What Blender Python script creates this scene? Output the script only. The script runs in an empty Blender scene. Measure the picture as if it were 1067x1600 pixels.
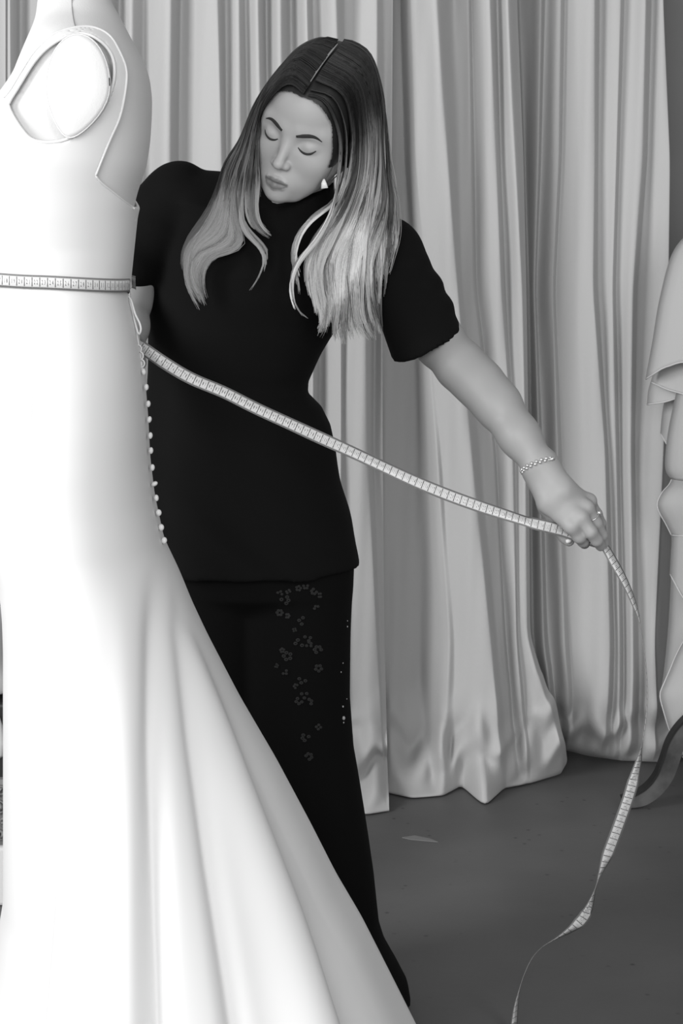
import bpy, bmesh, math, random
import numpy as np
from mathutils import Vector, Matrix
from mathutils.bvhtree import BVHTree

random.seed(4); RNG = np.random.default_rng(7)
SC = bpy.context.scene
COL = SC.collection

# ------------------------------------------------------------------ camera, world, lights, exposure
F, Y0, H, CX = 3000.0, 345.0, 1.25, 533.5           # focal length (px), horizon row, camera height, centre column
cam = bpy.data.cameras.new('camera')
cam.sensor_fit = 'AUTO'; cam.sensor_width = 36.0
cam.lens = F * 36.0 / 1600.0
cam.shift_y = -(800.0 - Y0) / 1600.0
cam.clip_start = 0.05; cam.clip_end = 60
cam_o = bpy.data.objects.new('camera', cam)
cam_o.location = (0, 0, H); cam_o.rotation_euler = (math.radians(90), 0, 0)
COL.objects.link(cam_o); SC.camera = cam_o

w = bpy.data.worlds.new('world'); SC.world = w; w.use_nodes = True
w.node_tree.nodes['Background'].inputs[0].default_value = (1, 1, 1, 1)
w.node_tree.nodes['Background'].inputs[1].default_value = 0.36

def area_light(name, loc, target, sx, sy, energy):
    l = bpy.data.lights.new(name, 'AREA'); l.shape = 'RECTANGLE'; l.size = sx; l.size_y = sy; l.energy = energy
    o = bpy.data.objects.new(name, l); o.location = loc
    d = Vector(target) - Vector(loc)
    o.rotation_euler = d.to_track_quat('-Z', 'Y').to_euler()
    COL.objects.link(o); return o
area_light('window_light', (-0.8, -1.5, 1.9), (-0.1, 3.2, 1.05), 1.9, 2.0, 108)
area_light('right_fill_light', (1.5, -0.1, 1.6), (-0.4, 2.6, 0.9), 1.0, 1.8, 32)  # unseen fill, added to lift the shaded right side of the dress
area_light('side_window_light', (-3.0, 1.0, 1.8), (0.2, 3.9, 1.0), 1.4, 2.2, 135)

SC.view_settings.view_transform = 'Standard'
try: SC.view_settings.look = 'None'
except Exception: pass
SC.view_settings.exposure = 0.0
SC.view_settings.gamma = 1.0
SC.view_settings.use_curve_mapping = False

# ------------------------------------------------------------------ helpers
def P(x, y, Y):
    """point seen at column x, row y of the photograph when it stands at distance Y"""
    return np.array(((x - CX) * Y / F, Y, H - (y - Y0) * Y / F))

def tag(o, label=None, cat=None, group=None, kind=None):
    if label: o['label'] = label
    if cat: o['category'] = cat
    if group: o['group'] = group
    if kind: o['kind'] = kind
    return o

def empty(name, loc, label, cat, group=None):
    o = bpy.data.objects.new(name, None); o.location = loc; o.empty_display_size = 0.1
    COL.objects.link(o); tag(o, label, cat, group)
    o['_loc'] = 0
    del o['_loc']
    return o

def link(name, me, mat, parent=None, smooth=True):
    if mat is not None:
        me.materials.clear(); me.materials.append(mat)
    if smooth and len(me.polygons):
        me.polygons.foreach_set('use_smooth', np.ones(len(me.polygons), dtype=bool))
    o = bpy.data.objects.new(name, me); COL.objects.link(o)
    if parent is not None:
        o.parent = parent
        ml = Matrix.Identity(4); p = parent
        off = Vector((0, 0, 0))
        while p is not None:
            off += Vector(p.location); p = p.parent
        o.location = -off                      # mesh data is in world coordinates
    me.update()
    return o

def mesh_np(name, V, Fc):
    """V (n,3); Fc (m,3|4) array or list of faces"""
    me = bpy.data.meshes.new(name)
    V = np.asarray(V, dtype=np.float32)
    if isinstance(Fc, np.ndarray):
        m, k = Fc.shape
        me.vertices.add(len(V)); me.vertices.foreach_set('co', V.ravel())
        me.loops.add(m * k); me.loops.foreach_set('vertex_index', Fc.astype(np.int32).ravel())
        me.polygons.add(m); me.polygons.foreach_set('loop_start', np.arange(0, m * k, k, dtype=np.int32))
        me.update(calc_edges=True)
    else:
        me.from_pydata([tuple(map(float, v)) for v in V], [], [tuple(map(int, f)) for f in Fc]); me.update()
    return me

def grid_faces(nr, nc, wrap=False, base=0):
    r = np.arange(nr - 1)[:, None]; c = np.arange(nc if wrap else nc - 1)[None, :]
    c2 = (c + 1) % nc
    a = r * nc + c; b = r * nc + c2; d = (r + 1) * nc + c2; e = (r + 1) * nc + c
    return np.stack([a, b, d, e], -1).reshape(-1, 4) + base

def catmull(pts, n):
    """arc-length resampled Catmull-Rom through pts -> n points"""
    p = np.asarray(pts, float)
    if len(p) == 2:
        t = np.linspace(0, 1, n)[:, None]; return p[0] * (1 - t) + p[1] * t
    q = np.vstack([2 * p[0] - p[1], p, 2 * p[-1] - p[-2]])
    out = []
    for i in range(1, len(q) - 2):
        t = np.linspace(0, 1, 12, endpoint=False)[:, None]
        a, b, c, d = q[i - 1], q[i], q[i + 1], q[i + 2]
        out.append(0.5 * (2 * b + (c - a) * t + (2 * a - 5 * b + 4 * c - d) * t * t + (3 * b - a - 3 * c + d) * t ** 3))
    out = np.vstack(out + [p[-1:]])
    s = np.r_[0, np.cumsum(np.linalg.norm(np.diff(out, axis=0), axis=1))]
    u = np.linspace(0, s[-1], n)
    return np.stack([np.interp(u, s, out[:, k]) for k in range(out.shape[1])], 1)

def tube_mesh(path, radii, sides=8, flat=1.0, upv=(0, 1, 0)):
    """returns V,F of a closed-ended tube along path"""
    path = np.asarray(path, float); n = len(path)
    radii = np.broadcast_to(np.asarray(radii, float), (n,))
    T = np.gradient(path, axis=0); T /= np.linalg.norm(T, axis=1)[:, None] + 1e-12
    up = np.asarray(upv, float)
    A = np.cross(T, up); A /= np.linalg.norm(A, axis=1)[:, None] + 1e-9
    B = np.cross(A, T)
    an = np.linspace(0, 2 * np.pi, sides, endpoint=False)
    V = path[:, None, :] + radii[:, None, None] * (np.cos(an)[None, :, None] * A[:, None, :] + flat * np.sin(an)[None, :, None] * B[:, None, :])
    V = V.reshape(-1, 3)
    Fq = [tuple(f) for f in grid_faces(n, sides, True)]
    Fq.append(tuple(range(sides - 1, -1, -1))); Fq.append(tuple(range((n - 1) * sides, n * sides)))
    return V, Fq

def join(parts):
    V = []; Fs = []; b = 0
    for v, f in parts:
        V.append(np.asarray(v)); Fs += [tuple(int(i) + b for i in q) for q in f]; b += len(v)
    return np.vstack(V), Fs

# ------------------------------------------------------------------ signed distance fields -> mesh
def smin(a, b, k):
    if k <= 0: return np.minimum(a, b)
    h = np.clip(0.5 + 0.5 * (b - a) / k, 0, 1)
    return b * (1 - h) + a * h - k * h * (1 - h)

class Field:
    def __init__(s, lo, hi, h):
        s.o = np.asarray(lo, np.float32); s.h = h
        s.n = np.ceil((np.asarray(hi) - np.asarray(lo)) / h).astype(int) + 1
        s.F = np.full(s.n, 1.0, np.float32)
        s.ax = [(s.o[i] + h * np.arange(s.n[i])).astype(np.float32) for i in range(3)]
    def like(s):
        g = Field(s.o, s.o + s.h, s.h); g.n = s.n.copy(); g.ax = s.ax; g.F = np.full(s.n, 1.0, np.float32); return g
    def block(s, lo, hi):
        a = np.clip(np.floor((np.asarray(lo) - s.o) / s.h).astype(int), 0, s.n)
        b = np.clip(np.ceil((np.asarray(hi) - s.o) / s.h).astype(int) + 1, 0, s.n)
        sl = tuple(slice(int(x), int(y)) for x, y in zip(a, b))
        return sl, s.ax[0][sl[0]][:, None, None], s.ax[1][sl[1]][None, :, None], s.ax[2][sl[2]][None, None, :]
    def put(s, fn, lo, hi, k=0.0, sub=False):
        m = 0.02 + k
        sl, X, Y, Z = s.block(np.asarray(lo) - m, np.asarray(hi) + m)
        if min(q.stop - q.start for q in sl) <= 0: return
        d = fn(X, Y, Z)
        if sub: s.F[sl] = -smin(-s.F[sl], d, k)
        else: s.F[sl] = smin(s.F[sl], d, k)
    def cone(s, a, b, ra, rb, k=0.0, sub=False, flat=None):
        a = np.asarray(a, float); b = np.asarray(b, float); ab = b - a; L2 = float(ab @ ab) + 1e-12
        def fn(X, Y, Z):
            t = np.clip(((X - a[0]) * ab[0] + (Y - a[1]) * ab[1] + (Z - a[2]) * ab[2]) / L2, 0, 1)
            return np.sqrt((X - a[0] - t * ab[0]) ** 2 + (Y - a[1] - t * ab[1]) ** 2 + (Z - a[2] - t * ab[2]) ** 2) - (ra + (rb - ra) * t)
        r = max(ra, rb); s.put(fn, np.minimum(a, b) - r, np.maximum(a, b) + r, k, sub)
    def chain(s, pts, rs, k=0.01, k0=None):
        for i in range(len(pts) - 1):
            s.cone(pts[i], pts[i + 1], rs[i], rs[i + 1], (k0 if (i == 0 and k0 is not None) else k))
    def ell(s, c, r, k=0.0, sub=False):
        c = np.asarray(c, float); r = np.asarray(r, float)
        def fn(X, Y, Z):
            k0 = np.sqrt(((X - c[0]) / r[0]) ** 2 + ((Y - c[1]) / r[1]) ** 2 + ((Z - c[2]) / r[2]) ** 2)
            k1 = np.sqrt(((X - c[0]) / r[0] ** 2) ** 2 + ((Y - c[1]) / r[1] ** 2) ** 2 + ((Z - c[2]) / r[2] ** 2) ** 2)
            return k0 * (k0 - 1) / (k1 + 1e-9)
        s.put(fn, c - r, c + r, k, sub)
    def loft(s, z, cx, cy, rx, ryn, ryf, k=0.0, off=0.0, p=2.0):
        """stack of ellipses along z (z increasing); ryn towards the camera, ryf away"""
        z = np.asarray(z, float); o = np.argsort(z); z = z[o]
        cx, cy, rx, ryn, ryf = [np.broadcast_to(np.asarray(q, float), z.shape if np.ndim(q) == 0 else np.shape(q))[o] for q in (cx, cy, rx, ryn, ryf)]
        def fn(X, Y, Z):
            g = lambda q: np.interp(Z, z, q).astype(np.float32)
            RX = g(rx) + off; dy = Y - g(cy)
            RY = np.where(dy < 0, g(ryn) + off, g(ryf) + off)
            ux = (X - g(cx)) / RX; uy = dy / RY
            k0 = np.sqrt(ux ** 2 + uy ** 2); k1 = np.sqrt((ux / RX) ** 2 + (uy / RY) ** 2) + 1e-6
            d = k0 * (k0 - 1) / k1
            if p != 2.0:
                d = d + (((np.abs(ux) ** p + np.abs(uy) ** p) ** (1 / p)) - k0) * np.minimum(RX, RY)
            return np.maximum(d, np.maximum(z[0] - Z, Z - z[-1]))
        R = max(rx.max(), ryn.max(), ryf.max()) + off
        s.put(fn, (cx.min() - R, cy.min() - R, z[0]), (cx.max() + R, cy.max() + R, z[-1]), k)
    def clip(s, fn):
        sl, X, Y, Z = s.block(s.o, s.o + s.h * s.n); s.F = np.maximum(s.F, fn(X, Y, Z)).astype(np.float32)
    def add(s, fn):
        sl, X, Y, Z = s.block(s.o, s.o + s.h * s.n); s.F = (s.F + fn(X, Y, Z)).astype(np.float32)
    def mesh(s):
        Fd = s.F; Fd[[0, -1]] = 1; Fd[:, [0, -1]] = 1; Fd[:, :, [0, -1]] = 1
        S = Fd < 0
        c = np.zeros(np.array(S.shape) - 1, np.int8)
        for i in (0, 1):
            for j in (0, 1):
                for k in (0, 1):
                    c += S[i:S.shape[0] - 1 + i, j:S.shape[1] - 1 + j, k:S.shape[2] - 1 + k]
        act = (c > 0) & (c < 8); ids = np.argwhere(act)
        idx = np.full(act.shape, -1, np.int32); idx[act] = np.arange(len(ids))
        acc = np.zeros((len(ids), 3)); cnt = np.zeros(len(ids))
        cor = [(i, j, k) for i in (0, 1) for j in (0, 1) for k in (0, 1)]
        for a in cor:
            for b in cor:
                if sum(b) - sum(a) == 1 and all(y >= x for x, y in zip(a, b)):
                    va = Fd[ids[:, 0] + a[0], ids[:, 1] + a[1], ids[:, 2] + a[2]]
                    vb = Fd[ids[:, 0] + b[0], ids[:, 1] + b[1], ids[:, 2] + b[2]]
                    m = (va < 0) != (vb < 0); t = va[m] / (va[m] - vb[m])
                    acc[m] += np.asarray(a) + t[:, None] * (np.asarray(b) - np.asarray(a)); cnt[m] += 1
        V = (ids + acc / cnt[:, None]) * s.h + s.o
        Q = []
        for ax in range(3):
            A = [slice(None)] * 3; B = [slice(None)] * 3
            A[ax] = slice(0, -1); B[ax] = slice(1, None)
            ch = S[tuple(A)] != S[tuple(B)]
            e = np.argwhere(ch)
            u, v = (ax + 1) % 3, (ax + 2) % 3
            ok = (e[:, u] > 0) & (e[:, v] > 0) & (e[:, u] < act.shape[u]) & (e[:, v] < act.shape[v]); e = e[ok]
            fl = S[e[:, 0], e[:, 1], e[:, 2]]
            def cell(du, dv):
                q = e.copy(); q[:, u] -= du; q[:, v] -= dv; return idx[q[:, 0], q[:, 1], q[:, 2]]
            quad = np.stack([cell(1, 1), cell(0, 1), cell(0, 0), cell(1, 0)], 1)
            quad[~fl] = quad[~fl][:, ::-1]
            Q.append(quad)
        Q = np.vstack(Q); Q = Q[(Q >= 0).all(1)]
        return V, Q

# ------------------------------------------------------------------ materials (all greys: the photograph is black and white)
def mat(name, base, rough=0.6, spec=0.3, sheen=0.0, noise=None, bump=None, sss=0.0, coat=0.0):
    m = bpy.data.materials.new(name); m.use_nodes = True
    nt = m.node_tree; b = nt.nodes['Principled BSDF']
    b.inputs['Base Color'].default_value = (base, base, base, 1)
    b.inputs['Roughness'].default_value = rough
    b.inputs['Specular IOR Level'].default_value = spec
    b.inputs['Sheen Weight'].default_value = sheen
    if coat: b.inputs['Coat Weight'].default_value = coat
    if sss:
        b.inputs['Subsurface Weight'].default_value = sss
        b.inputs['Subsurface Radius'].default_value = (1, 1, 1); b.inputs['Subsurface Scale'].default_value = 0.004
    tc = nt.nodes.new('ShaderNodeTexCoord')
    if noise:
        sc, lo, hi, det = noise
        n = nt.nodes.new('ShaderNodeTexNoise'); n.inputs['Scale'].default_value = sc; n.inputs['Detail'].default_value = det
        r = nt.nodes.new('ShaderNodeMapRange'); r.inputs['From Min'].default_value = 0.3; r.inputs['From Max'].default_value = 0.7
        r.inputs['To Min'].default_value = lo; r.inputs['To Max'].default_value = hi
        nt.links.new(tc.outputs['Object'], n.inputs['Vector']); nt.links.new(n.outputs['Fac'], r.inputs['Value'])
        nt.links.new(r.outputs[0], b.inputs['Base Color'])
    if bump:
        sc, st = bump
        n2 = nt.nodes.new('ShaderNodeTexNoise'); n2.inputs['Scale'].default_value = sc; n2.inputs['Detail'].default_value = 4
        bp = nt.nodes.new('ShaderNodeBump'); bp.inputs['Strength'].default_value = st; bp.inputs['Distance'].default_value = 0.002
        nt.links.new(tc.outputs['Object'], n2.inputs['Vector']); nt.links.new(n2.outputs['Fac'], bp.inputs['Height'])
        nt.links.new(bp.outputs[0], b.inputs['Normal'])
    return m

def attr_mat(name, attr, rough, spec, sss=0.0):
    m = mat(name, 0.4, rough, spec, sss=sss)
    nt = m.node_tree; a = nt.nodes.new('ShaderNodeAttribute'); a.attribute_name = attr
    nt.links.new(a.outputs['Fac'], nt.nodes['Principled BSDF'].inputs['Base Color'])
    return m

M = dict(
    curtain=mat('curtain_cotton', 0.44, 0.75, 0.25, 0.1, bump=(90, 0.25)),
    satin=mat('dress_crepe', 0.66, 0.5, 0.3, 0.05),
    form=mat('form_linen', 0.60, 0.85, 0.15, bump=(500, 0.15)),
    black=mat('black_jersey', 0.0035, 0.85, 0.12),
    trouser=mat('black_lace_cloth', 0.0028, 0.85, 0.10),
    lace=mat('lace_thread', 0.022, 0.8, 0.2),
    gap_dot=mat('gap_dot', 0.3, 0.3, 0.5),
    skin=attr_mat('skin', 'tone', 0.48, 0.4, 0.12),
    hair=attr_mat('hair', 'tone', 0.45, 0.28),
    brow=mat('brow_hair', 0.035, 0.6, 0.2),
    silver=mat('silver', 0.55, 0.25, 0.8),
    wall=mat('wall_plaster', 0.26, 0.85, 0.2, noise=(3, 0.25, 0.27, 3)),
    chiffon=mat('chiffon', 0.43, 0.7, 0.2, 0.1),
    chiffon_hem=mat('chiffon_hem', 0.52, 0.6, 0.2),
    wood=mat('dark_wood', 0.10, 0.55, 0.35, noise=(22, 0.035, 0.095, 3)),
    darkwood=mat('black_wood', 0.01, 0.5, 0.4),
    carved=mat('carved_wood', 0.14, 0.45, 0.4),
    plaster=mat('pale_plinth', 0.6, 0.8, 0.2),
    metal=mat('steel', 0.3, 0.3, 0.6),
    print=mat('tape_print', 0.035, 0.7, 0.1),
)
M['silver'].node_tree.nodes['Principled BSDF'].inputs['Metallic'].default_value = 0.7

def floor_mat():
    m = bpy.data.materials.new('floor_concrete'); m.use_nodes = True
    nt = m.node_tree; b = nt.nodes['Principled BSDF']; L = nt.links
    tc = nt.nodes.new('ShaderNodeTexCoord')
    n1 = nt.nodes.new('ShaderNodeTexNoise'); n1.inputs['Scale'].default_value = 2.2; n1.inputs['Detail'].default_value = 6
    n2 = nt.nodes.new('ShaderNodeTexNoise'); n2.inputs['Scale'].default_value = 60; n2.inputs['Detail'].default_value = 3
    vo = nt.nodes.new('ShaderNodeTexVoronoi'); vo.inputs['Scale'].default_value = 30; vo.inputs['Randomness'].default_value = 1
    for n in (n1, n2, vo): L.new(tc.outputs['Object'], n.inputs['Vector'])
    r1 = nt.nodes.new('ShaderNodeMapRange'); r1.inputs['From Min'].default_value = .3; r1.inputs['From Max'].default_value = .7
    r1.inputs['To Min'].default_value = .078; r1.inputs['To Max'].default_value = .118
    L.new(n1.outputs['Fac'], r1.inputs['Value'])
    pit = nt.nodes.new('ShaderNodeMapRange'); pit.inputs['From Min'].default_value = .05; pit.inputs['From Max'].default_value = .17
    pit.inputs['To Min'].default_value = .35; pit.inputs['To Max'].default_value = 1
    L.new(vo.outputs['Distance'], pit.inputs['Value'])
    # pits only where a coarse noise allows
    g = nt.nodes.new('ShaderNodeMapRange'); g.inputs['From Min'].default_value = .52; g.inputs['From Max'].default_value = .6
    n3 = nt.nodes.new('ShaderNodeTexNoise'); n3.inputs['Scale'].default_value = 5; L.new(tc.outputs['Object'], n3.inputs['Vector'])
    L.new(n3.outputs['Fac'], g.inputs['Value'])
    mx = nt.nodes.new('ShaderNodeMix'); mx.data_type = 'FLOAT'; mx.inputs[2].default_value = 1
    L.new(g.outputs[0], mx.inputs[0]); L.new(pit.outputs[0], mx.inputs[3])
    mu = nt.nodes.new('ShaderNodeMath'); mu.operation = 'MULTIPLY'; L.new(r1.outputs[0], mu.inputs[0]); L.new(mx.outputs[0], mu.inputs[1])
    L.new(mu.outputs[0], b.inputs['Base Color'])
    b.inputs['Roughness'].default_value = .5; b.inputs['Specular IOR Level'].default_value = .3
    bp = nt.nodes.new('ShaderNodeBump'); bp.inputs['Strength'].default_value = .08; bp.inputs['Distance'].default_value = .003
    L.new(n2.outputs['Fac'], bp.inputs['Height']); L.new(bp.outputs[0], b.inputs['Normal'])
    return m

def tape_mat():
    m = bpy.data.materials.new('measuring_tape'); m.use_nodes = True
    nt = m.node_tree; b = nt.nodes['Principled BSDF']; L = nt.links
    uv = nt.nodes.new('ShaderNodeUVMap'); uv.uv_map = 'UVMap'
    sp = nt.nodes.new('ShaderNodeSeparateXYZ'); L.new(uv.outputs[0], sp.inputs[0])
    def mth(op, a, c):
        n = nt.nodes.new('ShaderNodeMath'); n.operation = op
        for i, q in enumerate((a, c)):
            if q is None: continue
            if hasattr(q, 'links') or hasattr(q, 'node'): L.new(q, n.inputs[i])
            else: n.inputs[i].default_value = q
        return n.outputs[0]
    u, v = sp.outputs[0], sp.outputs[1]
    fr = mth('FRACT', u, None)
    line = mth('LESS_THAN', fr, 0.13)                               # a line at each centimetre
    e = mth('ABSOLUTE', mth('SUBTRACT', v, 0.5), None)
    inner = mth('LESS_THAN', e, 0.33)
    border = mth('GREATER_THAN', e, 0.36)
    tick = mth('LESS_THAN', mth('FRACT', mth('MULTIPLY', u, 5.0), None), 0.4)
    dark = mth('MAXIMUM', mth('MULTIPLY', line, inner), mth('MULTIPLY', border, mth('ADD', 0.72, mth('MULTIPLY', tick, 0.28))))
    mx = nt.nodes.new('ShaderNodeMapRange'); mx.inputs['To Min'].default_value = .62; mx.inputs['To Max'].default_value = .10
    L.new(dark, mx.inputs['Value']); L.new(mx.outputs[0], b.inputs['Base Color'])
    b.inputs['Roughness'].default_value = .4
    return m
M['floor'] = floor_mat(); M['tape'] = tape_mat()

# ------------------------------------------------------------------ the setting
def box_mesh(lo, hi):
    x0, y0, z0 = lo; x1, y1, z1 = hi
    V = [(x, y, z) for x in (x0, x1) for y in (y0, y1) for z in (z0, z1)]
    Fc = [(0, 1, 3, 2), (4, 6, 7, 5), (0, 4, 5, 1), (2, 3, 7, 6), (0, 2, 6, 4), (1, 5, 7, 3)]
    return V, Fc
o = link('floor', mesh_np('floor', *box_mesh((-4, -3, -0.1), (4, 4.75, 0))), M['floor'], smooth=False); tag(o, kind='structure')
o = link('wall_back', mesh_np('wall_back', *box_mesh((-4, 4.75, -0.1), (4, 4.9, 3.2))), M['wall'], smooth=False); tag(o, kind='structure')

# ------------------------------------------------------------------ curtains: lines of valleys (far) and ridges (near) that run down the cloth
ROWS = np.array([-450, 0, 250, 450, 700, 1000, 1250], float)
def curtain(name, Yb, lines, hem, seg=7, label='', wob=1.0, puddle=0.07, roll=.016):
    """lines: list of (six columns at rows 0..1250, depth offset or list of six)"""
    lx = np.array([[l[0][0]] + list(l[0]) for l in lines], float)           # top row repeats row 0
    ld = np.array([([l[1]] * 7 if np.isscalar(l[1]) else [l[1][0]] + list(l[1])) for l in lines], float)
    K = len(lines); ld = ld * 1.5
    for _ in range(14):                                                      # no slope of the cloth steeper than a real soft fold
        dx = np.abs(np.diff(lx, axis=0)) * Yb / F * 3.2 + .004; dd = np.diff(ld, axis=0); ex = np.clip(np.abs(dd) - dx, 0, None) * np.sign(dd) * .5
        ld[:-1] += ex * .7; ld[1:] -= ex * .7
    tt = np.linspace(0, K - 1, (K - 1) * seg + 1)
    i0 = np.minimum(tt.astype(int), K - 2); f = tt - i0
    fs = f * f * (3 - 2 * f); fs = 0.5 * fs + 0.5 * f
    yb = Y0 + H * F / Yb                                                     # row where this plane meets the floor
    zr = np.linspace(2.75, 0.25, 64)
    V = []
    ph = RNG.uniform(0, 6.28, 8)
    hx = np.array([h_[0] for h_ in hem], float); hy = np.array([h_[1] for h_ in hem], float)
    def row(z):
        y = Y0 + (H - z) * F / Yb
        X = np.array([np.interp(y, ROWS, lx[k]) for k in range(K)]); D = np.array([np.interp(y, ROWS, ld[k]) for k in range(K)])
        x = X[i0] * (1 - f) + X[i0 + 1] * f; d = D[i0] * (1 - fs) + D[i0 + 1] * fs
        for _ in range(3): d[1:-1] = .25 * d[:-2] + .5 * d[1:-1] + .25 * d[2:]
        a = wob * (0.0028 * np.sin(x * 0.11 + z * 3.1 + ph[0]) + 0.002 * np.sin(x * 0.23 - z * 7 + ph[1]) + 0.0016 * np.sin(x * .07 + z * 19 + ph[2]) * np.clip(1.2 - z, 0, 1))
        return x, Yb + d + a
    for z in zr:
        x, Yv = row(z)
        V.append(np.stack([(x - CX) * Yv / F, Yv, np.full_like(x, z)], 1))
    for s in np.linspace(0, 1, 26):
        z0 = 0.24 * (1 - s) ** 1.25
        x0, Yv0 = row(max(z0, .02))
        Yh = H * F / (np.interp(x0, hx, hy) - Y0)                            # where the hem lies on the floor
        q = s ** 2.4
        Yv = Yv0 * (1 - q) + Yh * q
        cr = np.sin(x0 * 0.13 + s * 5 + ph[3] + 1.5 * np.sin(x0 * .031 + ph[6])) * np.sin(s * 5.5 - x0 * 0.045 + ph[4])
        e = np.sin(np.clip(s * 1.02, 0, 1) * 3.14159)
        z = z0 + puddle * (.25 * e * (0.5 + 0.5 * np.sin(x0 * 0.05 + ph[5])) + .16 * cr * e) + 0.006
        Yv = Yv - .024 * cr * e * s
        Yv = Yv - roll * np.sin(s * 13 + x0 * .035 + 1.2 * np.sin(x0 * .09 + ph[7])) * e * np.clip((s - .3) / .3, 0, 1)
        V.append(np.stack([(x0 - CX) * Yv0 / F, Yv, np.maximum(z, .004)], 1))
    # turned-under hem
    V.append(V[-1] + np.array([0, 0.006, -0.004]))
    V = np.array(V); nr, nc = V.shape[:2]
    me = mesh_np(name, V.reshape(-1, 3), grid_faces(nr, nc)[:, ::-1])
    o = link(name, me, M['curtain'])
    md = o.modifiers.new('thickness', 'SOLIDIFY'); md.thickness = 0.0015; md.offset = 0
    md = o.modifiers.new('smooth', 'SUBSURF'); md.levels = 1; md.render_levels = 1
    tag(o, label, 'curtain', 'curtain panels')
    return o
def c6(a): return [a] * 6
def shift(a, *d): return [a + q for q in (0,) + d]
left_lines = [
    (c6(-420), .02), (c6(-390), -.03), (c6(-350), .03), (c6(-310), -.03), (c6(-280), .02), (c6(-240), -.03), (c6(-215), .03), (c6(-170), -.03), (c6(-140), .03), (c6(-95), -.03),
    (c6(-60), .03), (c6(-30), -.02), (c6(-14), .02), ([8, 8, 12, 15, 15, 15], -.03), ([10, 10, 14, 17, 17, 17], .02), ([16, 18, 24, 26, 26, 26], -.01),
    ([32, 32, 34, 34, 34, 34], .04), (c6(75), -.03), (c6(92), .04), (c6(120), -.02), (c6(140), .03), (c6(170), -.03), (c6(186), .03), (c6(205), -.01),
    ([226, 224, 224, 224, 224, 224], .025), ([266, 265, 265, 265, 265, 265], -.03), ([284, 280, 280, 280, 280, 280], .035), ([338, 345, 348, 350, 350, 350], -.035),
    ([352, 354, 356, 360, 360, 360], .035), ([372, 376, 380, 385, 385, 385], -.005), ([383, 388, 392, 395, 395, 395], .02), ([402, 408, 412, 416, 420, 420], -.01),
    ([416, 420, 424, 428, 430, 430], .035), ([438, 440, 440, 440, 440, 440], -.02), ([455, 456, 458, 460, 460, 460], .04), ([478, 484, 488, 488, 488, 488], -.015),
    ([489, 494, 498, 500, 500, 500], .02), ([524, 530, 532, 532, 530, 530], -.035), ([539, 540, 538, 536, 536, 540], .03), ([588, 588, 570, 573, 588, 601], -.015),
    ([598, 600, 585, 583, 592, 603], .04), ([614, 612, 597, 598, 601, 606], .025)]
curtain('curtain', 4.15, left_lines, [(-80, 1262), (500, 1262), (570, 1276), (606, 1270)],
        label='pale curtain panel hanging behind the woman and the wedding dress, leftmost of the three', roll=.045)
mid_lines = [
    ([600, 596, 585, 590, 594, 596], .03), ([618, 618, 606, 606, 610, 612], .035), ([626, 632, 648, 655, 660, 658], .065), ([634, 642, 660, 680, 700, 690], -.005), ([642, 650, 668, 690, 712, 712], .0),
    ([680, 698, 714, 735, 766, 786], -.07),
    ([706, 714, 722, 748, 776, 797], .05), ([731, 735, 738, 770, 786, 806], .015), ([737, 742, 745, 774, 790, 812], .035), ([764, 774, 782, 800, 806, 826], -.02), ([776, 783, 790, 804, 809, 832], .06),
    ([792, 804, 815, 820, 823, 893], -.015), ([808, 818, 822, 826, 828, 903], .05)]
curtain('curtain', 4.22, mid_lines, [(590, 1238), (640, 1250), (690, 1246), (722, 1230), (752, 1262), (790, 1234), (830, 1226), (884, 1212), (895, 1196)],
        label='grey curtain panel beside the outstretched arm with its long hem spread on the floor', puddle=0.10)
right_lines = [
    ([800, 806, 810, 814, 818, 850], .0), ([812, 820, 826, 830, 832, 868], .05), ([844, 840, 834, 842, 848, 880], -.01), ([852, 846, 838, 848, 856, 886], .035), ([875, 872, 862, 870, 880, 900], -.005), ([883, 878, 868, 878, 890, 906], .015), ([928, 928, 925, 944, 952, 945], -.04),
    ([937, 935, 934, 950, 960, 955], .03), ([969, 962, 956, 962, 968, 968], -.02), ([976, 968, 962, 968, 974, 974], .02), ([1008, 1003, 988, 985, 988, 990], -.025), ([1018, 1012, 996, 992, 998, 1002], .03),
    ([1036, 1047, 1044, 1036, 1022, 1030], -.02), ([1032, 1040, 1044, 1040, 1024, 1034], .02), ([1026, 1030, 1048, 1060, 1052, 1052], .06)]
curtain('curtain', 4.34, right_lines, [(840, 1160), (875, 1169), (930, 1183), (980, 1191), (1060, 1194)],
        label='grey curtain panel at the right end, beside the bare wall and the ruffled gown', puddle=0.05)

# a sliver of light on the concrete, painted as a thin pale patch
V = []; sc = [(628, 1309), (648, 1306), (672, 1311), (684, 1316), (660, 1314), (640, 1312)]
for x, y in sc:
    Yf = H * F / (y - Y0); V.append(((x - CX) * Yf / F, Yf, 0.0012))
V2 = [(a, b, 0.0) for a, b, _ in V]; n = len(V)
o = link('light_streak', mesh_np('light_streak', V + V2, [tuple(range(n - 1, -1, -1))] + [(i, (i + 1) % n, n + (i + 1) % n, n + i) for i in range(n)]), mat('light_sliver', 0.2, 0.9, 0.1), smooth=False)
tag(o, 'faint sliver of light on the bare concrete floor, built as a pale patch', 'light streak')


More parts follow.
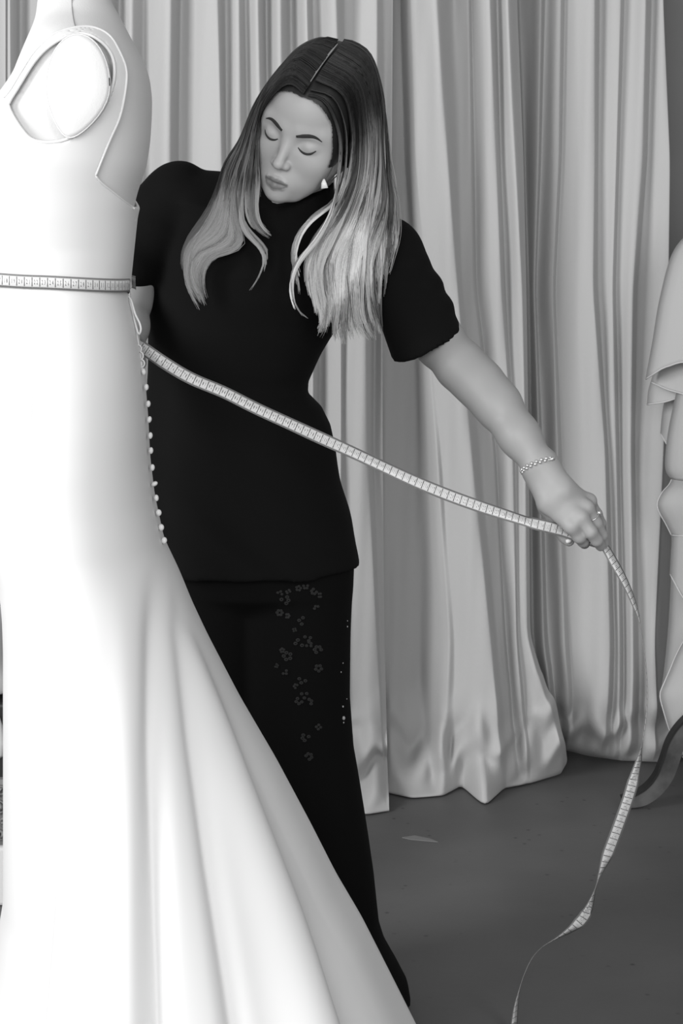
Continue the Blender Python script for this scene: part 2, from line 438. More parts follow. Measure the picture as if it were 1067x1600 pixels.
# ------------------------------------------------------------------ dress form (profile: its front points to the left)
DY = 2.62
def rowsZ(y, Y=DY): return H - (np.asarray(y, float) - Y0) * Y / F
def colX(x, Y=DY): return (np.asarray(x, float) - CX) * Y / F
FORM = np.array([  # row, left, right, half depth
    (-130, 96, 160, .046), (-60, 80, 165, .050), (0, 61, 172, .060), (27, 60, 187, .088), (45, 57, 196, .120), (60, 53, 203, .145), (78, 47, 214, .165), (100, 38, 224, .174), (120, 30, 230, .175),
    (150, 8, 234, .172), (180, -25, 234, .166), (220, -70, 232, .160), (260, -80, 226, .155), (300, -66, 212, .146), (340, -50, 203, .138), (390, -36, 198, .126), (440, -28, 193, .121),
    (500, -34, 202, .138), (560, -34, 214, .156), (640, -24, 224, .172), (720, -14, 228, .174), (790, -5, 222, .160)], float)
fz = rowsZ(FORM[:, 0]); fxl, fxr = colX(FORM[:, 1]), colX(FORM[:, 2])
fcx, frx, fry = (fxl + fxr) / 2, (fxr - fxl) / 2, FORM[:, 3]
form = empty('dress_form', (float(colX(100)), DY, 0), 'pale linen dress form seen from the side, wearing the white wedding dress', 'dress form')
fd = Field((fxl.min() - .03, DY - .2, fz.min() - .02), (fxr.max() + .03, DY + .2, fz.max() + .02), 0.005)
PF2 = 2.6
fd.loft(fz, fcx, DY, frx, fry, fry, p=PF2)
fd.F = (fd.F).astype(np.float32)
# soften the lofted rows
for ax in range(3):
    for _ in range(2):
        fd.F = (0.25 * np.roll(fd.F, 1, ax) + 0.5 * fd.F + 0.25 * np.roll(fd.F, -1, ax)).astype(np.float32)
link('torso', mesh_np('torso', *fd.mesh()), M['form'], form)
# neck cap and stand
def lathe(prof, cx, cy, n=28):
    prof = np.asarray(prof, float); an = np.linspace(0, 2 * np.pi, n, endpoint=False)
    V = np.stack([cx + prof[:, 0, None] * np.cos(an), cy + prof[:, 0, None] * np.sin(an), np.repeat(prof[:, 1, None], n, 1)], -1)
    Fq = [tuple(f) for f in grid_faces(len(prof), n, True)] + [tuple(range(n - 1, -1, -1)), tuple(range((len(prof) - 1) * n, len(prof) * n))]
    return V.reshape(-1, 3), Fq
nx = float(colX(128)); zt = float(fz.max())
link('neck_cap', mesh_np('neck_cap', *lathe([(.03, zt - .01), (.047, zt - .005), (.046, zt + .006), (.03, zt + .014), (.012, zt + .02), (.016, zt + .035), (.004, zt + .05)], nx, DY)), M['wood'], form)
px_ = float(colX(100))
link('pole', mesh_np('pole', *lathe([(.016, .05), (.016, float(fz.min()) + .03)], px_, DY, 16)), M['metal'], form)
link('base', mesh_np('base', *lathe([(.17, 0.0), (.175, .012), (.16, .025), (.05, .035), (.025, .06)], px_, DY, 36)), M['darkwood'], form)
# arm plate with a stitched rim
ap = P(122, 138, DY - .172)
an = np.linspace(0, 2 * np.pi, 40, endpoint=False)
def plate_ring(k, dy):
    x = ap[0] + k * (.0405 * np.cos(an) * (1 - .35 * np.clip(-np.sin(an), 0, 1) ** 2) - .010 * np.clip(-np.sin(an), 0, 1) ** 2); z = ap[2] + k * .066 * np.sin(an) + .003
    return np.stack([x, np.full_like(x, ap[1] + dy), z], 1)
rings = [plate_ring(1.0, .02), plate_ring(1.0, .001), plate_ring(.97, -.003), plate_ring(.9, -.0045), plate_ring(.5, -.006), plate_ring(.001, -.0065)]
link('arm_plate', mesh_np('arm_plate', np.vstack(rings), grid_faces(6, 40, True)), M['form'], form)
rim = plate_ring(1.0, -.001); link('plate_seam', mesh_np('plate_seam', *tube_mesh(np.vstack([rim, rim[:2]]), .0011, 6)), M['form'], form)

def form_front(x, y, off):
    """point on the camera side of the form surface (px column / row), pushed out by off"""
    Y = DY - .15
    for _ in range(6):
        q = P(x, y, Y)
        g = lambda a: float(np.interp(q[2], fz[::-1], a[::-1]))
        u = np.clip((q[0] - g(fcx)) / (g(frx) + off), -.999, .999)
        Y = DY - (g(fry) + off) * (1 - abs(u) ** PF2) ** (1 / PF2)
    return P(x, y, Y)
seam = np.array([form_front(x, y, .0005) for x, y in [(112, -40), (112, 0), (113, 20), (116, 38), (120, 50)]])
link('side_seam', mesh_np('side_seam', *tube_mesh(catmull(seam, 24), .0010, 6)), mat('seam_thread', .35, .8, .1), form)

# ------------------------------------------------------------------ wedding dress
dress = empty('wedding_dress', (float(colX(120)), DY, 0), 'long plain white wedding dress with an open back and covered buttons, on the dress form', 'dress')
def poly_sdf(pts, X, Z):
    p = np.asarray(pts, float); d = np.full(np.broadcast(X, Z).shape, 1e9); sgn = np.ones_like(d)
    for i in range(len(p)):
        a, b = p[i], p[i - 1]; e = b - a; wx, wz = X - a[0], Z - a[1]
        t = np.clip((wx * e[0] + wz * e[1]) / (e @ e + 1e-12), 0, 1)
        d = np.minimum(d, (wx - t * e[0]) ** 2 + (wz - t * e[1]) ** 2)
        c = np.stack([Z >= a[1] + 0 * X, Z < b[1] + 0 * X, e[0] * wz > e[1] * wx])
        sgn = np.where(c.all(0) | (~c).all(0), -sgn, sgn)
    return sgn * np.sqrt(d)
PYD = 2.50
def pxz(pts, Y=PYD): return np.stack([colX([q[0] for q in pts], Y), rowsZ([q[1] for q in pts], Y)], 1)
outer = [(-260, 150), (0, 155), (13, 155), (22, 146), (34, 126), (47, 105), (60, 88), (80, 68), (97, 55), (120, 47), (140, 43), (158, 47), (172, 55), (182, 68), (190, 84), (196, 97), (200, 112), (199, 135), (195, 160), (188, 188), (176, 215), (164, 245), (152, 275),
         (160, 286), (180, 305), (201, 326), (215, 329), (230, 458), (-260, 458)]
arm = [(22, 166), (34, 146), (60, 106), (80, 84), (100, 69), (125, 57), (142, 57), (158, 65), (172, 77), (182, 95), (184, 118), (180, 142), (170, 165), (155, 186), (135, 206), (112, 220), (85, 225), (58, 221), (46, 208), (32, 188)]
def smooth_closed(pts, n):
    p = np.asarray(pts, float); q = np.vstack([p[-3:], p, p[:3]]); c = catmull(q, 400)
    i0 = np.argmin(((c[:120] - p[0]) ** 2).sum(1)); i1 = 250 + np.argmin(((c[250:] - p[0]) ** 2).sum(1))
    return catmull(c[i0:i1], n)
armS = smooth_closed(arm, 60)
bd = Field((colX(-110, DY), DY - .2, rowsZ(478)), (colX(262, DY), DY + .2, rowsZ(25)), 0.0024)
bd.loft(fz, fcx, DY, frx, fry, fry, off=.002, p=PF2)
for ax in range(3):
    for _ in range(5):
        bd.F = (0.25 * np.roll(bd.F, 1, ax) + 0.5 * bd.F + 0.25 * np.roll(bd.F, -1, ax)).astype(np.float32)
Xg, Zg = bd.ax[0][:, None], bd.ax[2][None, :]
po = poly_sdf(pxz(outer), Xg, Zg); pa = poly_sdf(pxz(armS), Xg, Zg)
region = np.maximum(po, -pa)
bd.F = np.maximum(np.abs(bd.F - .0035) - .0026, region[:, None, :]).astype(np.float32)
link('bodice', mesh_np('bodice', *bd.mesh()), M['satin'], dress)
# corded edges of neckline, armhole and back
def on_form(pts, off, n, closed=False):
    c = smooth_closed(pts, n) if closed else catmull(pts, n)
    out = []
    for x, z in pxz([tuple(q) for q in c]):
        g = lambda a: float(np.interp(z, fz[::-1], a[::-1]))
        u = np.clip((x - g(fcx)) / (g(frx) + off), -.985, .985)
        out.append((x, DY - (g(fry) + off) * (1 - abs(u) ** PF2) ** (1 / PF2), z))
    return np.array(out)
pth = on_form(arm, .0065, 110, True); pth = np.vstack([pth, pth[:1]])
for _ in range(6): pth[1:-1] = .25 * pth[:-2] + .5 * pth[1:-1] + .25 * pth[2:]
link('armhole_piping', mesh_np('armhole_piping', *tube_mesh(pth, .0022, 8)), M['satin'], dress)
pth = on_form([(13, 155), (22, 146), (34, 126), (60, 88), (80, 68), (97, 55), (120, 47), (140, 43), (158, 47), (172, 55), (182, 68), (190, 84), (196, 97), (200, 112), (199, 135), (195, 160), (188, 188), (176, 215), (164, 245), (152, 275)], .0065, 90)
for _ in range(6): pth[1:-1] = .25 * pth[:-2] + .5 * pth[1:-1] + .25 * pth[2:]
link('strap_piping', mesh_np('strap_piping', *tube_mesh(pth, .0018, 8)), M['satin'], dress)
pth = on_form([(152, 275), (160, 286), (180, 305), (200, 326)], .0065, 24)
link('back_piping', mesh_np('back_piping', *tube_mesh(pth, .0015, 8)), M['satin'], dress)
for nm, pts in (('princess_seam', [(62, 224), (62, 270), (63, 340), (64, 400), (64, 428)]), ('side_seam', [(152, 277), (151, 320), (149, 370), (150, 400), (151, 432)])):
    link(nm, mesh_np(nm, *tube_mesh(on_form(pts, .0062, 40), .0007, 6)), M['satin'], dress)

SK = np.array([  # row, left, right, depth near, depth far
    (444, -34, 196.5, .1325, .1325), (480, -38, 201.5, .142, .139), (520, -40, 211, .152, .148), (560, -38, 217.5, .162, .158), (600, -32, 221.5, .172, .165), (660, -24, 226.5, .182, .172), (720, -16, 229.5, .188, .175), (780, -10, 237, .19, .175),
    (850, -4, 252.5, .195, .175), (900, 1, 277, .205, .178), (950, 6, 298, .218, .18), (1000, 7, 322, .232, .185), (1100, 7, 374, .262, .19), (1200, 7, 432, .295, .20), (1300, 7, 485, .33, .205), (1380, 7, 525, .358, .21), (1450, -5, 566, .383, .215),
    (1530, -22, 606, .41, .22), (1600, -40, 641, .435, .22), (1700, -70, 690, .47, .23), (1776, -95, 735, .5, .23)], float)
SKT = SK.copy()
FOLDS = [  # rows, columns, half width (px), rows->amplitude (m, + outwards)
    ([860, 950, 1100, 1300, 1600, 1776], [240, 240, 238, 240, 247, 255], [16, 17, 18, 20, 24, 26], [0, -.010, -.016, -.020, -.026, -.03]),
    ([860, 950, 1100, 1300, 1600, 1776], [190, 192, 192, 196, 200, 200], [26, 26, 28, 30, 34, 36], [0, .004, .008, .012, .016, .018]),
    ([900, 960, 1100, 1250, 1400, 1600, 1776], [272, 278, 300, 328, 360, 400, 440], [9, 10, 12, 14, 16, 18, 20], [0, -.006, -.010, -.013, -.015, -.018, -.02]),
    ([880, 960, 1150, 1330, 1470, 1600, 1776], [268, 290, 355, 428, 478, 520, 590], [10, 14, 26, 34, 40, 46, 52], [0, .006, .022, .034, .044, .054, .06]),
    ([870, 960, 1150, 1330, 1470, 1600, 1776], [262, 292, 385, 470, 530, 580, 650], [8, 10, 16, 22, 26, 32, 34], [0, -.005, -.012, -.018, -.024, -.03, -.034]),
    ([520, 600, 700, 850, 1000, 1200, 1600], [57, 56, 52, 45, 42, 40, 36], [7, 8, 10, 12, 14, 20, 24], [0, -.0035, -.006, -.007, -.007, -.006, -.006]),
    ([620, 760, 900, 1100], [66, 64, 62, 60], [12, 14, 16, 20], [0, .0035, .004, 0]),
    ([1100, 1250, 1400, 1600, 1776], [98, 86, 68, 40, 20], [12, 14, 18, 22, 24], [0, -.008, -.014, -.018, -.02]),
    ([1180, 1300, 1450, 1600, 1776], [104, 100, 88, 76, 64], [14, 16, 20, 24, 26], [0, .006, .010, .014, .016]),
    ([900, 1050, 1250, 1600], [150, 140, 120, 110], [22, 26, 34, 44], [0, .004, .007, .010]),
]
for _ in range(5):                                           # nearer cloth shows wider: trim the left side to the seen outline
    for i in range(len(SK)):
        if SKT[i, 0] < 880: continue
        l, r = colX(SK[i, 1]), colX(SK[i, 2]); t = np.linspace(-np.pi / 2, 0, 60)
        q = CX + ((l + r) / 2 + (r - l) / 2 * np.sin(t)) * F / (DY - SK[i, 3] * np.cos(t))
        SK[i, 1] += SKT[i, 1] - q.min()
def skirt_mesh():
    ys = np.concatenate([np.linspace(444, 900, 70), np.linspace(906, 1774, 120)])
    th = np.concatenate([np.linspace(-np.pi, -np.pi / 2, 40, endpoint=False), np.linspace(-np.pi / 2, np.pi / 2, 260, endpoint=False), np.linspace(np.pi / 2, np.pi, 40, endpoint=False)])
    V = []
    for y in ys:
        g = lambda k: float(np.interp(y, SK[:, 0], SK[:, k]))
        xl, xr = colX(g(1)), colX(g(2)); cx, rx = (xl + xr) / 2, (xr - xl) / 2
        ry = np.where(np.cos(th) > 0, g(3), g(4))
        pw = 2.0 / float(np.interp(y, [450, 600, 1000], [PF2, 2.5, 2.0]))
        X = cx + rx * np.sign(np.sin(th)) * np.abs(np.sin(th)) ** pw; Y = DY - ry * np.sign(np.cos(th)) * np.abs(np.cos(th)) ** pw; Z = np.full_like(X, rowsZ(y))
        px = CX + X * F / Y; py = Y0 + (H - Z) * F / Y
        D = np.zeros_like(X)
        for fr, fx, fw, fa in FOLDS:
            c = np.interp(y, fr, fx); wd = np.interp(y, fr, fw); a = np.interp(y, fr, fa, left=0)
            D += a * np.exp(-((px - c) / wd) ** 2)
        wgt = np.clip(np.cos(th) * 3.0, 0, 1)
        D = D * wgt
        nX, nY = np.sin(th) / rx, -np.cos(th) / ry; nn = np.hypot(nX, nY); 
        X = X + D * nX / nn; Y = Y + D * nY / nn
        # a few soft pleats on the far side and the hem
        X = X + .004 * np.sin(9 * th + y * .003) * np.clip((y - 1000) / 700, 0, 1) * (1 - wgt)
        V.append(np.stack([X, Y, np.maximum(Z, .003)], 1))
    V = np.array(V)
    for _ in range(3):
        V[1:-1] = .25 * V[:-2] + .5 * V[1:-1] + .25 * V[2:]
    return mesh_np('skirt', V.reshape(-1, 3), grid_faces(len(ys), len(th), True))
sk = link('skirt', skirt_mesh(), M['satin'], dress)
sk.modifiers.new('thickness', 'SOLIDIFY').thickness = .002

def skirt_front(x, y, off=.0):
    """point on the camera side of the skirt without folds"""
    Y = DY - .18
    for _ in range(8):
        q = P(x, y, Y); yy = Y0 + (H - q[2]) * F / DY
        g = lambda k: float(np.interp(yy, SK[:, 0], SK[:, k]))
        xl, xr = colX(g(1)), colX(g(2))
        u = np.clip((q[0] - (xl + xr) / 2) / ((xr - xl) / 2 + off), -.995, .995)
        pq = float(np.interp(yy, [450, 600, 1000], [PF2, 2.5, 2.0])); Y = DY - (g(3) + off) * (1 - abs(u) ** pq) ** (1 / pq)
    return P(x, y, Y)
for nm, pts in (('waist_seam', [(112, 458), (140, 466), (170, 488), (192, 506)]), ('princess_seam', [(60, 470), (60, 520), (60, 555)])):
    link(nm, mesh_np(nm, *tube_mesh(np.array([skirt_front(x, y, .0003) for x, y in catmull(pts, 30)]), .0008, 6)), M['satin'], dress)

# placket, bustle loop, little button loops and the covered buttons down the centre back
pl = catmull([P(204, 328, DY), P(203, 360, DY), P(200, 400, DY), P(199, 440, DY), P(203, 475, DY), P(212, 520, DY), (P(219, 560, DY)), P(222, 584, DY)], 50)
link('placket', mesh_np('placket', *tube_mesh(pl, .0022, 8, flat=.6)), M['satin'], dress)
lp = catmull([P(200, 462, DY - .01), P(205, 470, DY - .012), P(211, 490, DY - .012), P(218, 505, DY - .012), P(220, 515, DY - .012), P(217, 522, DY - .01), P(213, 512, DY - .008), P(208, 492, DY - .006), P(203, 472, DY)], 60)
link('bustle_loop', mesh_np('bustle_loop', *tube_mesh(lp, .0014, 8)), M['satin'], dress)
for (x, y) in [(205, 333), (206, 344), (203, 356), (202, 368), (201, 380), (216, 545), (219, 556), (221, 568)]:
    c = P(x, y, DY - .004); a = np.linspace(-1.9, 1.9, 12)
    ring = np.stack([c[0] + .0042 * np.cos(a), np.full(12, c[1]), c[2] + .0052 * np.sin(a)], 1)
    link('button_loop', mesh_np('button_loop', *tube_mesh(ring, .0010, 6)), M['satin'], dress)
bm = bmesh.new(); bmesh.ops.create_uvsphere(bm, u_segments=14, v_segments=9, radius=1.0)
bme = bpy.data.meshes.new('button'); bm.to_mesh(bme); bm.free(); bme.materials.append(M['satin'])
bme.polygons.foreach_set('use_smooth', np.ones(len(bme.polygons), dtype=bool))
BT = [(223.5, 581), (227.8, 605), (230.8, 631), (232.5, 655.5), (234, 680.6), (235, 704), (237.3, 730.5), (240.5, 756), (243.5, 778), (247, 801), (251, 824), (255.6, 844.5)]
b0 = None
for i, (x, y) in enumerate(BT):
    b = bpy.data.objects.new('button', bme) if b0 is None else b0.copy()
    if b0 is None: b0 = b
    COL.objects.link(b); b.parent = dress
    b.location = Vector(P(x + .8, y, DY - .012)) - Vector(dress.location)
    b.scale = (.0032 + .0008 * (i > 8), .0045, .0046); b.rotation_euler = (0, 1.1 if i == 7 else RNG.uniform(-.2, .25), 0)

# ------------------------------------------------------------------ measuring tape
tape = empty('measuring_tape', (float(colX(190)), 2.7, 0.0), 'measuring tape around the dress waist, drawn to the hand and trailing to the floor', 'measuring tape')
TW = .018
path = []; wid = []                                          # points and half-width vectors
gz = lambda z, a: float(np.interp(z, fz[::-1], a[::-1]))
for td in np.linspace(100, 448, 110):
    t = math.radians(td); z = float(rowsZ(434.5)) - .0075 * math.sin(t) - .001
    sp_ = lambda q: math.copysign(abs(q) ** (2 / PF2), q)
    X = gz(z, fcx) + (gz(z, frx) + .0135) * sp_(math.sin(t)); Y = DY - (gz(z, fry) + .0175) * sp_(math.cos(t))
    path.append((X, Y, z)); wid.append((0, 0, TW / 2))
n_loop = len(path)
SEG = [  # column, row, distance, visible width in pixels, bends
    (186, 470, 2.77, 19), (190, 505, 2.79, 19), (203, 530, 2.77, 20), (218, 540, 2.725, 21), (260, 569, 2.715, 19.5), (300, 592, 2.72, 18.5), (350, 613, 2.725, 18), (400, 638, 2.73, 18), (450, 661, 2.735, 18), (500, 684, 2.74, 19), (550, 706.5, 2.745, 17.5), (600, 730, 2.75, 17), (650, 753, 2.75, 18), (700, 773.5, 2.755, 18.5),
    (750, 791.5, 2.76, 18), (790, 804.5, 2.765, 16), (820, 814, 2.77, 14), (832, 817.5, 2.772, 17), (855, 823, 2.776, 19), (880, 829.5, 2.784, 18), (900, 837, 2.79, 17), (925, 846, 2.798, 14), (941, 851, 2.802, 13), (949, 861, 2.805, 13), (958, 877, 2.806, 14), (970, 898, 2.808, 13), (981, 920, 2.812, 11), (990, 942, 2.816, 9),
    (998, 965, 2.82, 5.5), (1004, 1000, 2.826, 2), (1010, 1050, 2.835, 1.5), (1011, 1100, 2.842, 1.5), (1006, 1145, 2.85, 2), (1001, 1172, 2.855, 7), (996, 1195, 2.86, 14), (982, 1245, 2.87, 22), (964, 1296, 2.88, 23), (948, 1338, 2.89, 18), (938, 1364, 2.895, 10), (932, 1382, 2.90, 5.5), (926, 1400, 2.905, 9), (919, 1420, 2.91, 16), (909, 1437, 2.915, 20),
    (893, 1451, 2.92, 15), (870, 1466, 2.925, 9), (848, 1479, 2.93, 6.5), (832, 1496, 2.935, 6), (820, 1520, 2.94, 5), (812, 1544, 2.945, 5), (806, 1572, 2.95, 9), (803, 1600, 2.955, 12), (800, 1622, 2.94, 14), (795, 1642, 2.90, 16), (775, 1665, 2.845, 17)]
sg = np.array(SEG); c = catmull(sg, 420)
Pts = np.array([P(a[0], a[1], a[2]) for a in c]); Pts[:, 2] = np.maximum(Pts[:, 2], .012 - .008 * (c[:, 1] > 1620))
T2 = np.gradient(Pts[:, [0, 2]], axis=0); T2 /= np.linalg.norm(T2, axis=1)[:, None] + 1e-9
for i in range(len(c)):
    full = TW * F / c[i, 2]; cs = min(1.0, c[i, 3] / full); sn = math.sqrt(1 - cs * cs)
    n = np.array((-T2[i, 1], 0, T2[i, 0])); 
    path.append(Pts[i]); wid.append((n * cs + np.array((0, sn, 0))) * TW / 2)
path = np.array(path); wid = np.array(wid)
for _ in range(4):
    k = slice(n_loop - 4, n_loop + 14)
    path[k] = (path[n_loop - 5:n_loop + 13] + path[k] * 2 + path[n_loop - 3:n_loop + 15]) / 4
    wid[k] = (wid[n_loop - 5:n_loop + 13] + wid[k] * 2 + wid[n_loop - 3:n_loop + 15]) / 4
wid = wid / np.linalg.norm(wid, axis=1)[:, None] * TW / 2
s_ = np.r_[0, np.cumsum(np.linalg.norm(np.diff(path, axis=0), axis=1))] * 100
i0 = int(np.argmin(np.abs(CX + path[60:n_loop, 0] * F / path[60:n_loop, 1]))) + 60
u_ = s_ - s_[i0] + 17.6
T3 = np.gradient(path, axis=0); T3 /= np.linalg.norm(T3, axis=1)[:, None]
NN = np.cross(T3, wid); NN /= np.linalg.norm(NN, axis=1)[:, None]       # printed side
th_ = .0003
A = path + wid + NN * th_; B = path - wid + NN * th_; C = path - wid - NN * th_; D = path + wid - NN * th_
V = np.stack([A, B, C, D], 1).reshape(-1, 3); nP = len(path)
me = mesh_np('tape_band', V, grid_faces(nP, 4, True))
uvl = me.uv_layers.new(name='UVMap')
li = np.zeros(len(me.loops), np.int32); me.loops.foreach_get('vertex_index', li)
uv = np.stack([u_[li // 4], np.array([1, 0, 0, 1.])[li % 4]], 1).astype(np.float32); uvl.data.foreach_set('uv', uv.ravel())
link('tape_band', me, M['tape'], tape, smooth=False)
# printed centimetre numbers
GL = {}
dg = None
tmp = []
for d in '0123456789':
    cu = bpy.data.curves.new('glyph', 'FONT'); cu.body = d; cu.resolution_u = 1; cu.size = 1.0; cu.align_x = 'CENTER'
    ob = bpy.data.objects.new('glyph', cu); COL.objects.link(ob); tmp.append((d, ob, cu))
dg = bpy.context.evaluated_depsgraph_get(); dg.update()
for d, ob, cu in tmp:
    e = ob.evaluated_get(dg); mm = e.to_mesh()
    GL[d] = (np.array([v.co[:] for v in mm.vertices]), [tuple(p.vertices) for p in mm.polygons]); e.to_mesh_clear()
for d, ob, cu in tmp:
    bpy.data.objects.remove(ob); bpy.data.curves.remove(cu)
parts = []
for k in range(int(u_[58]) + 1, int(u_[-1])):
    if k <= 0: continue
    st = str(k); cw = .0034 if len(st) < 3 else .0026
    for j, ch in enumerate(st):
        g, fc = GL[ch]
        du = (k + .56) + ((j - (len(st) - 1) / 2) * cw + g[:, 0] * cw * 1.15) * 100
        dv = (g[:, 1] - .34) * .0088
        ii = np.stack([np.interp(du, u_, path[:, q]) for q in range(3)], 1)
        wv = np.stack([np.interp(du, u_, wid[:, q]) for q in range(3)], 1); nv = np.stack([np.interp(du, u_, NN[:, q]) for q in range(3)], 1)
        for side in (1,):
            parts.append((ii + wv / (TW / 2) * dv[:, None] + nv * (th_ + .00025), fc))
o = link('printed_numbers', mesh_np('printed_numbers', *join(parts)), M['print'], tape, smooth=False); tag(o, kind='stuff')

# ------------------------------------------------------------------ the woman
person = empty('person', (float(P(430, 1595, 3.05)[0]), 3.05, 0), 'person in a black short-sleeved tunic and black lace trousers, drawing out the measuring tape', 'person')
def v_(x, y, Y): return P(x, y, Y)

# head, modelled in its own frame (x to the picture's right, -y out of the face, z up) and then turned
HS = 0.950; HC = P(485.0, 195.5, 2.93)
def rot(a, b, c):
    ca, sa, cb, sb, cc, s2 = math.cos(a), math.sin(a), math.cos(b), math.sin(b), math.cos(c), math.sin(c)
    Rz = np.array([[ca, -sa, 0], [sa, ca, 0], [0, 0, 1]]); Rx = np.array([[1, 0, 0], [0, cb, -sb], [0, sb, cb]]); Ry = np.array([[cc, 0, s2], [0, 1, 0], [-s2, 0, cc]])
    return Ry @ Rx @ Rz
HR = rot(math.radians(-16.8), math.radians(26), math.radians(15.8))
def h2w(L): return HC + HS * (np.asarray(L, float) @ HR.T)
hf = Field((-.098, -.135, -.150), (.098, .128, .145), 0.0017)
hf.ell((0, .020, .040), (.073, .090, .086))
hf.ell((0, -.022, -.020), (.0595, .068, .088), .03)
hf.ell((0, -.030, .040), (.058, .056, .056), .02)
hf.ell((0, -.055, -.087), (.027, .028, .022), .03)
for s in (-1, 1):
    hf.cone((s * .051, .004, -.050), (s * .020, -.056, -.090), .016, .014, .025)
    hf.ell((s * .033, -.050, -.054), (.022, .022, .026), .025)
    hf.ell((s * .040, -.050, -.030), (.022, .024, .020), .022)
    hf.cone((s * .012, -.078, .0175), (s * .042, -.064, .0195), .0085, .009, .014)
    hf.ell((s * .032, -.095, -.001), (.016, .0145, .0110), .013, sub=True)
    hf.ell((s * .031, -.0690, -.003), (.0150, .0140, .0122), .006)
    hf.ell((s * .076, .012, -.015), (.010, .018, .030), .006)
for s in (-1, 1): hf.ell((s * .052, -.036, .004), (.013, .026, .030), .02)
hf.cone((0, -.080, .010), (0, -.1015, -.035), .0062, .0078, .011)
hf.ell((0, -.1035, -.0365), (.0082, .0085, .0076), .005)
for s in (-1, 1):
    hf.ell((s * .0105, -.0930, -.0400), (.0060, .0080, .0062), .006)
    hf.ell((s * .0056, -.0985, -.0465), (.0028, .0042, .0026), .002, sub=True)
hf.ell((0, -.073, -.070), (.029, .021, .023), .016)
up = [(-.0215, -.0815, -.0715), (-.013, -.0915, -.0680), (-.0045, -.0952, -.0658), (0, -.0950, -.0666), (.0045, -.0952, -.0658), (.013, -.0915, -.0680), (.0215, -.0815, -.0715)]
hf.chain(up, [.0020, .0034, .0038, .0036, .0038, .0034, .0020], .004)
lo = [(-.0195, -.0815, -.0728), (-.011, -.0910, -.0765), (0, -.0938, -.0778), (.011, -.0910, -.0765), (.0195, -.0815, -.0728)]
hf.chain(lo, [.0020, .0042, .0052, .0042, .0020], .004)
sl = [(-.0160, -.0938, -.0720), (-.011, -.0965, -.0718), (0, -.0995, -.0712), (.011, -.0965, -.0718), (.0160, -.0938, -.0720)]
for i in range(4): hf.cone(sl[i], sl[i + 1], .0011, .0011, .0018, sub=True)
hf.ell((0, -.078, -.098), (.0145, .0120, .0120), .018)
hf.cone((0, .030, -.070), (0, .045, -.15), .047, .050, .03)
HV, HF_ = hf.mesh()
bvh_h = BVHTree.FromPolygons([Vector(p) for p in HV], [tuple(int(i) for i in f) for f in HF_])
def face_y(x, z, start=-.2):
    hit = bvh_h.ray_cast(Vector((x, start, z)), Vector((0, 1, 0)))
    return hit[0].y if hit[0] is not None else -.06
# skin tone per vertex: lips and a soft cheek/lid variation are the skin's own colour
def lips_mask(x, z):
    zu = np.interp(np.abs(x), [0, .0045, .013, .0225], [-.0634, -.0622, -.0650, -.0708]); zl = np.interp(np.abs(x), [0, .011, .0205, .0225], [-.0822, -.0800, -.0738, -.0722])
    e = np.minimum(zu - z, z - zl)
    return np.clip(e / .0012 + .5, 0, 1) * np.clip((.0212 - np.abs(x)) / .0015, 0, 1)
tone_h = np.full(len(HV), .43)
m = (HV[:, 1] < -.075)
tone_h[m] = .43 - .23 * lips_mask(HV[m, 0], HV[m, 2])

# neck, trunk, legs, feet
bf = Field((-.40, 2.80, 0.0), (.16, 3.26, 1.38), 0.006)
nb = h2w((0, .034, -.085))
bf.cone(nb, v_(468, 352, 3.03), .044, .056, .02)
bf.cone(v_(268, 318, 3.05), v_(455, 345, 3.05), .045, .06, .03); bf.cone(v_(455, 345, 3.05), v_(605, 402, 3.03), .06, .045, .03)
TR = np.array([(330, 300, 560, .07), (380, 256, 600, .085), (430, 250, 575, .095), (480, 248, 540, .092), (540, 246, 498, .085), (612, 244, 462, .080), (680, 240, 500, .092), (760, 240, 515, .105), (860, 244, 525, .110), (900, 250, 528, .105)], float)
bf.loft(rowsZ(TR[:, 0], 3.0), (colX(TR[:, 1], 3.0) + colX(TR[:, 2], 3.0)) / 2, 3.05, (colX(TR[:, 2], 3.0) - colX(TR[:, 1], 3.0)) / 2, TR[:, 3], TR[:, 3], .04)
bf.chain([v_(462, 870, 3.05), v_(472, 1190, 3.03), v_(520, 1545, 3.06)], [.078, .052, .034], .02)
bf.chain([v_(335, 870, 3.05), v_(390, 1195, 3.03), v_(425, 1545, 3.06)], [.078, .052, .034], .02)
for xx in (522, 425):
    a = v_(xx, 1545, 3.06); bf.chain([a + (0, .015, -.035), a + (.0, -.06, -.035), a + (.0, -.125, -.045)], [.032, .034, .024], .015)
bf.cone(v_(264, 318, 3.05), v_(216, 425, 3.01), .040, .031, .02)
bf.clip(lambda X, Y, Z: .006 - Z + 0 * X + 0 * Y)
BV, BF = bf.mesh()
# her left arm and hand (fine)
af = Field((.045, 2.70, .70), (.405, 3.07, 1.235), 0.0019)
armp = [(612, 402, 3.03, .047), (648, 468, 2.98, .044), (687, 535, 2.93, .0362), (720, 572, 2.89, .0352), (749, 600, 2.87, .0342), (777, 632, 2.85, .0325), (811, 681, 2.82, .0280), (839, 722, 2.80, .0238)]
af.chain([v_(*a[:3]) for a in armp], [a[3] for a in armp], .02)
wr = v_(841, 726, 2.80)
mcp = [((893, 822, 2.768), .0112), ((907, 809, 2.768), .0110), ((916, 794, 2.780), .0102), ((920, 783, 2.800), .0092)]
offs = [(-8, 8), (-2, 3), (4, -3), (9, -8)]
for (p, r), (ox, oy) in zip(mcp, offs):
    mid = v_(868 + ox * 1.25, 774 + oy * 1.3, 2.785)
    af.cone(v_(844 + ox * .8, 730 + oy * .8, 2.80), mid, .0185, .0165, .012); af.cone(mid, v_(*p), .0165, r, .010)
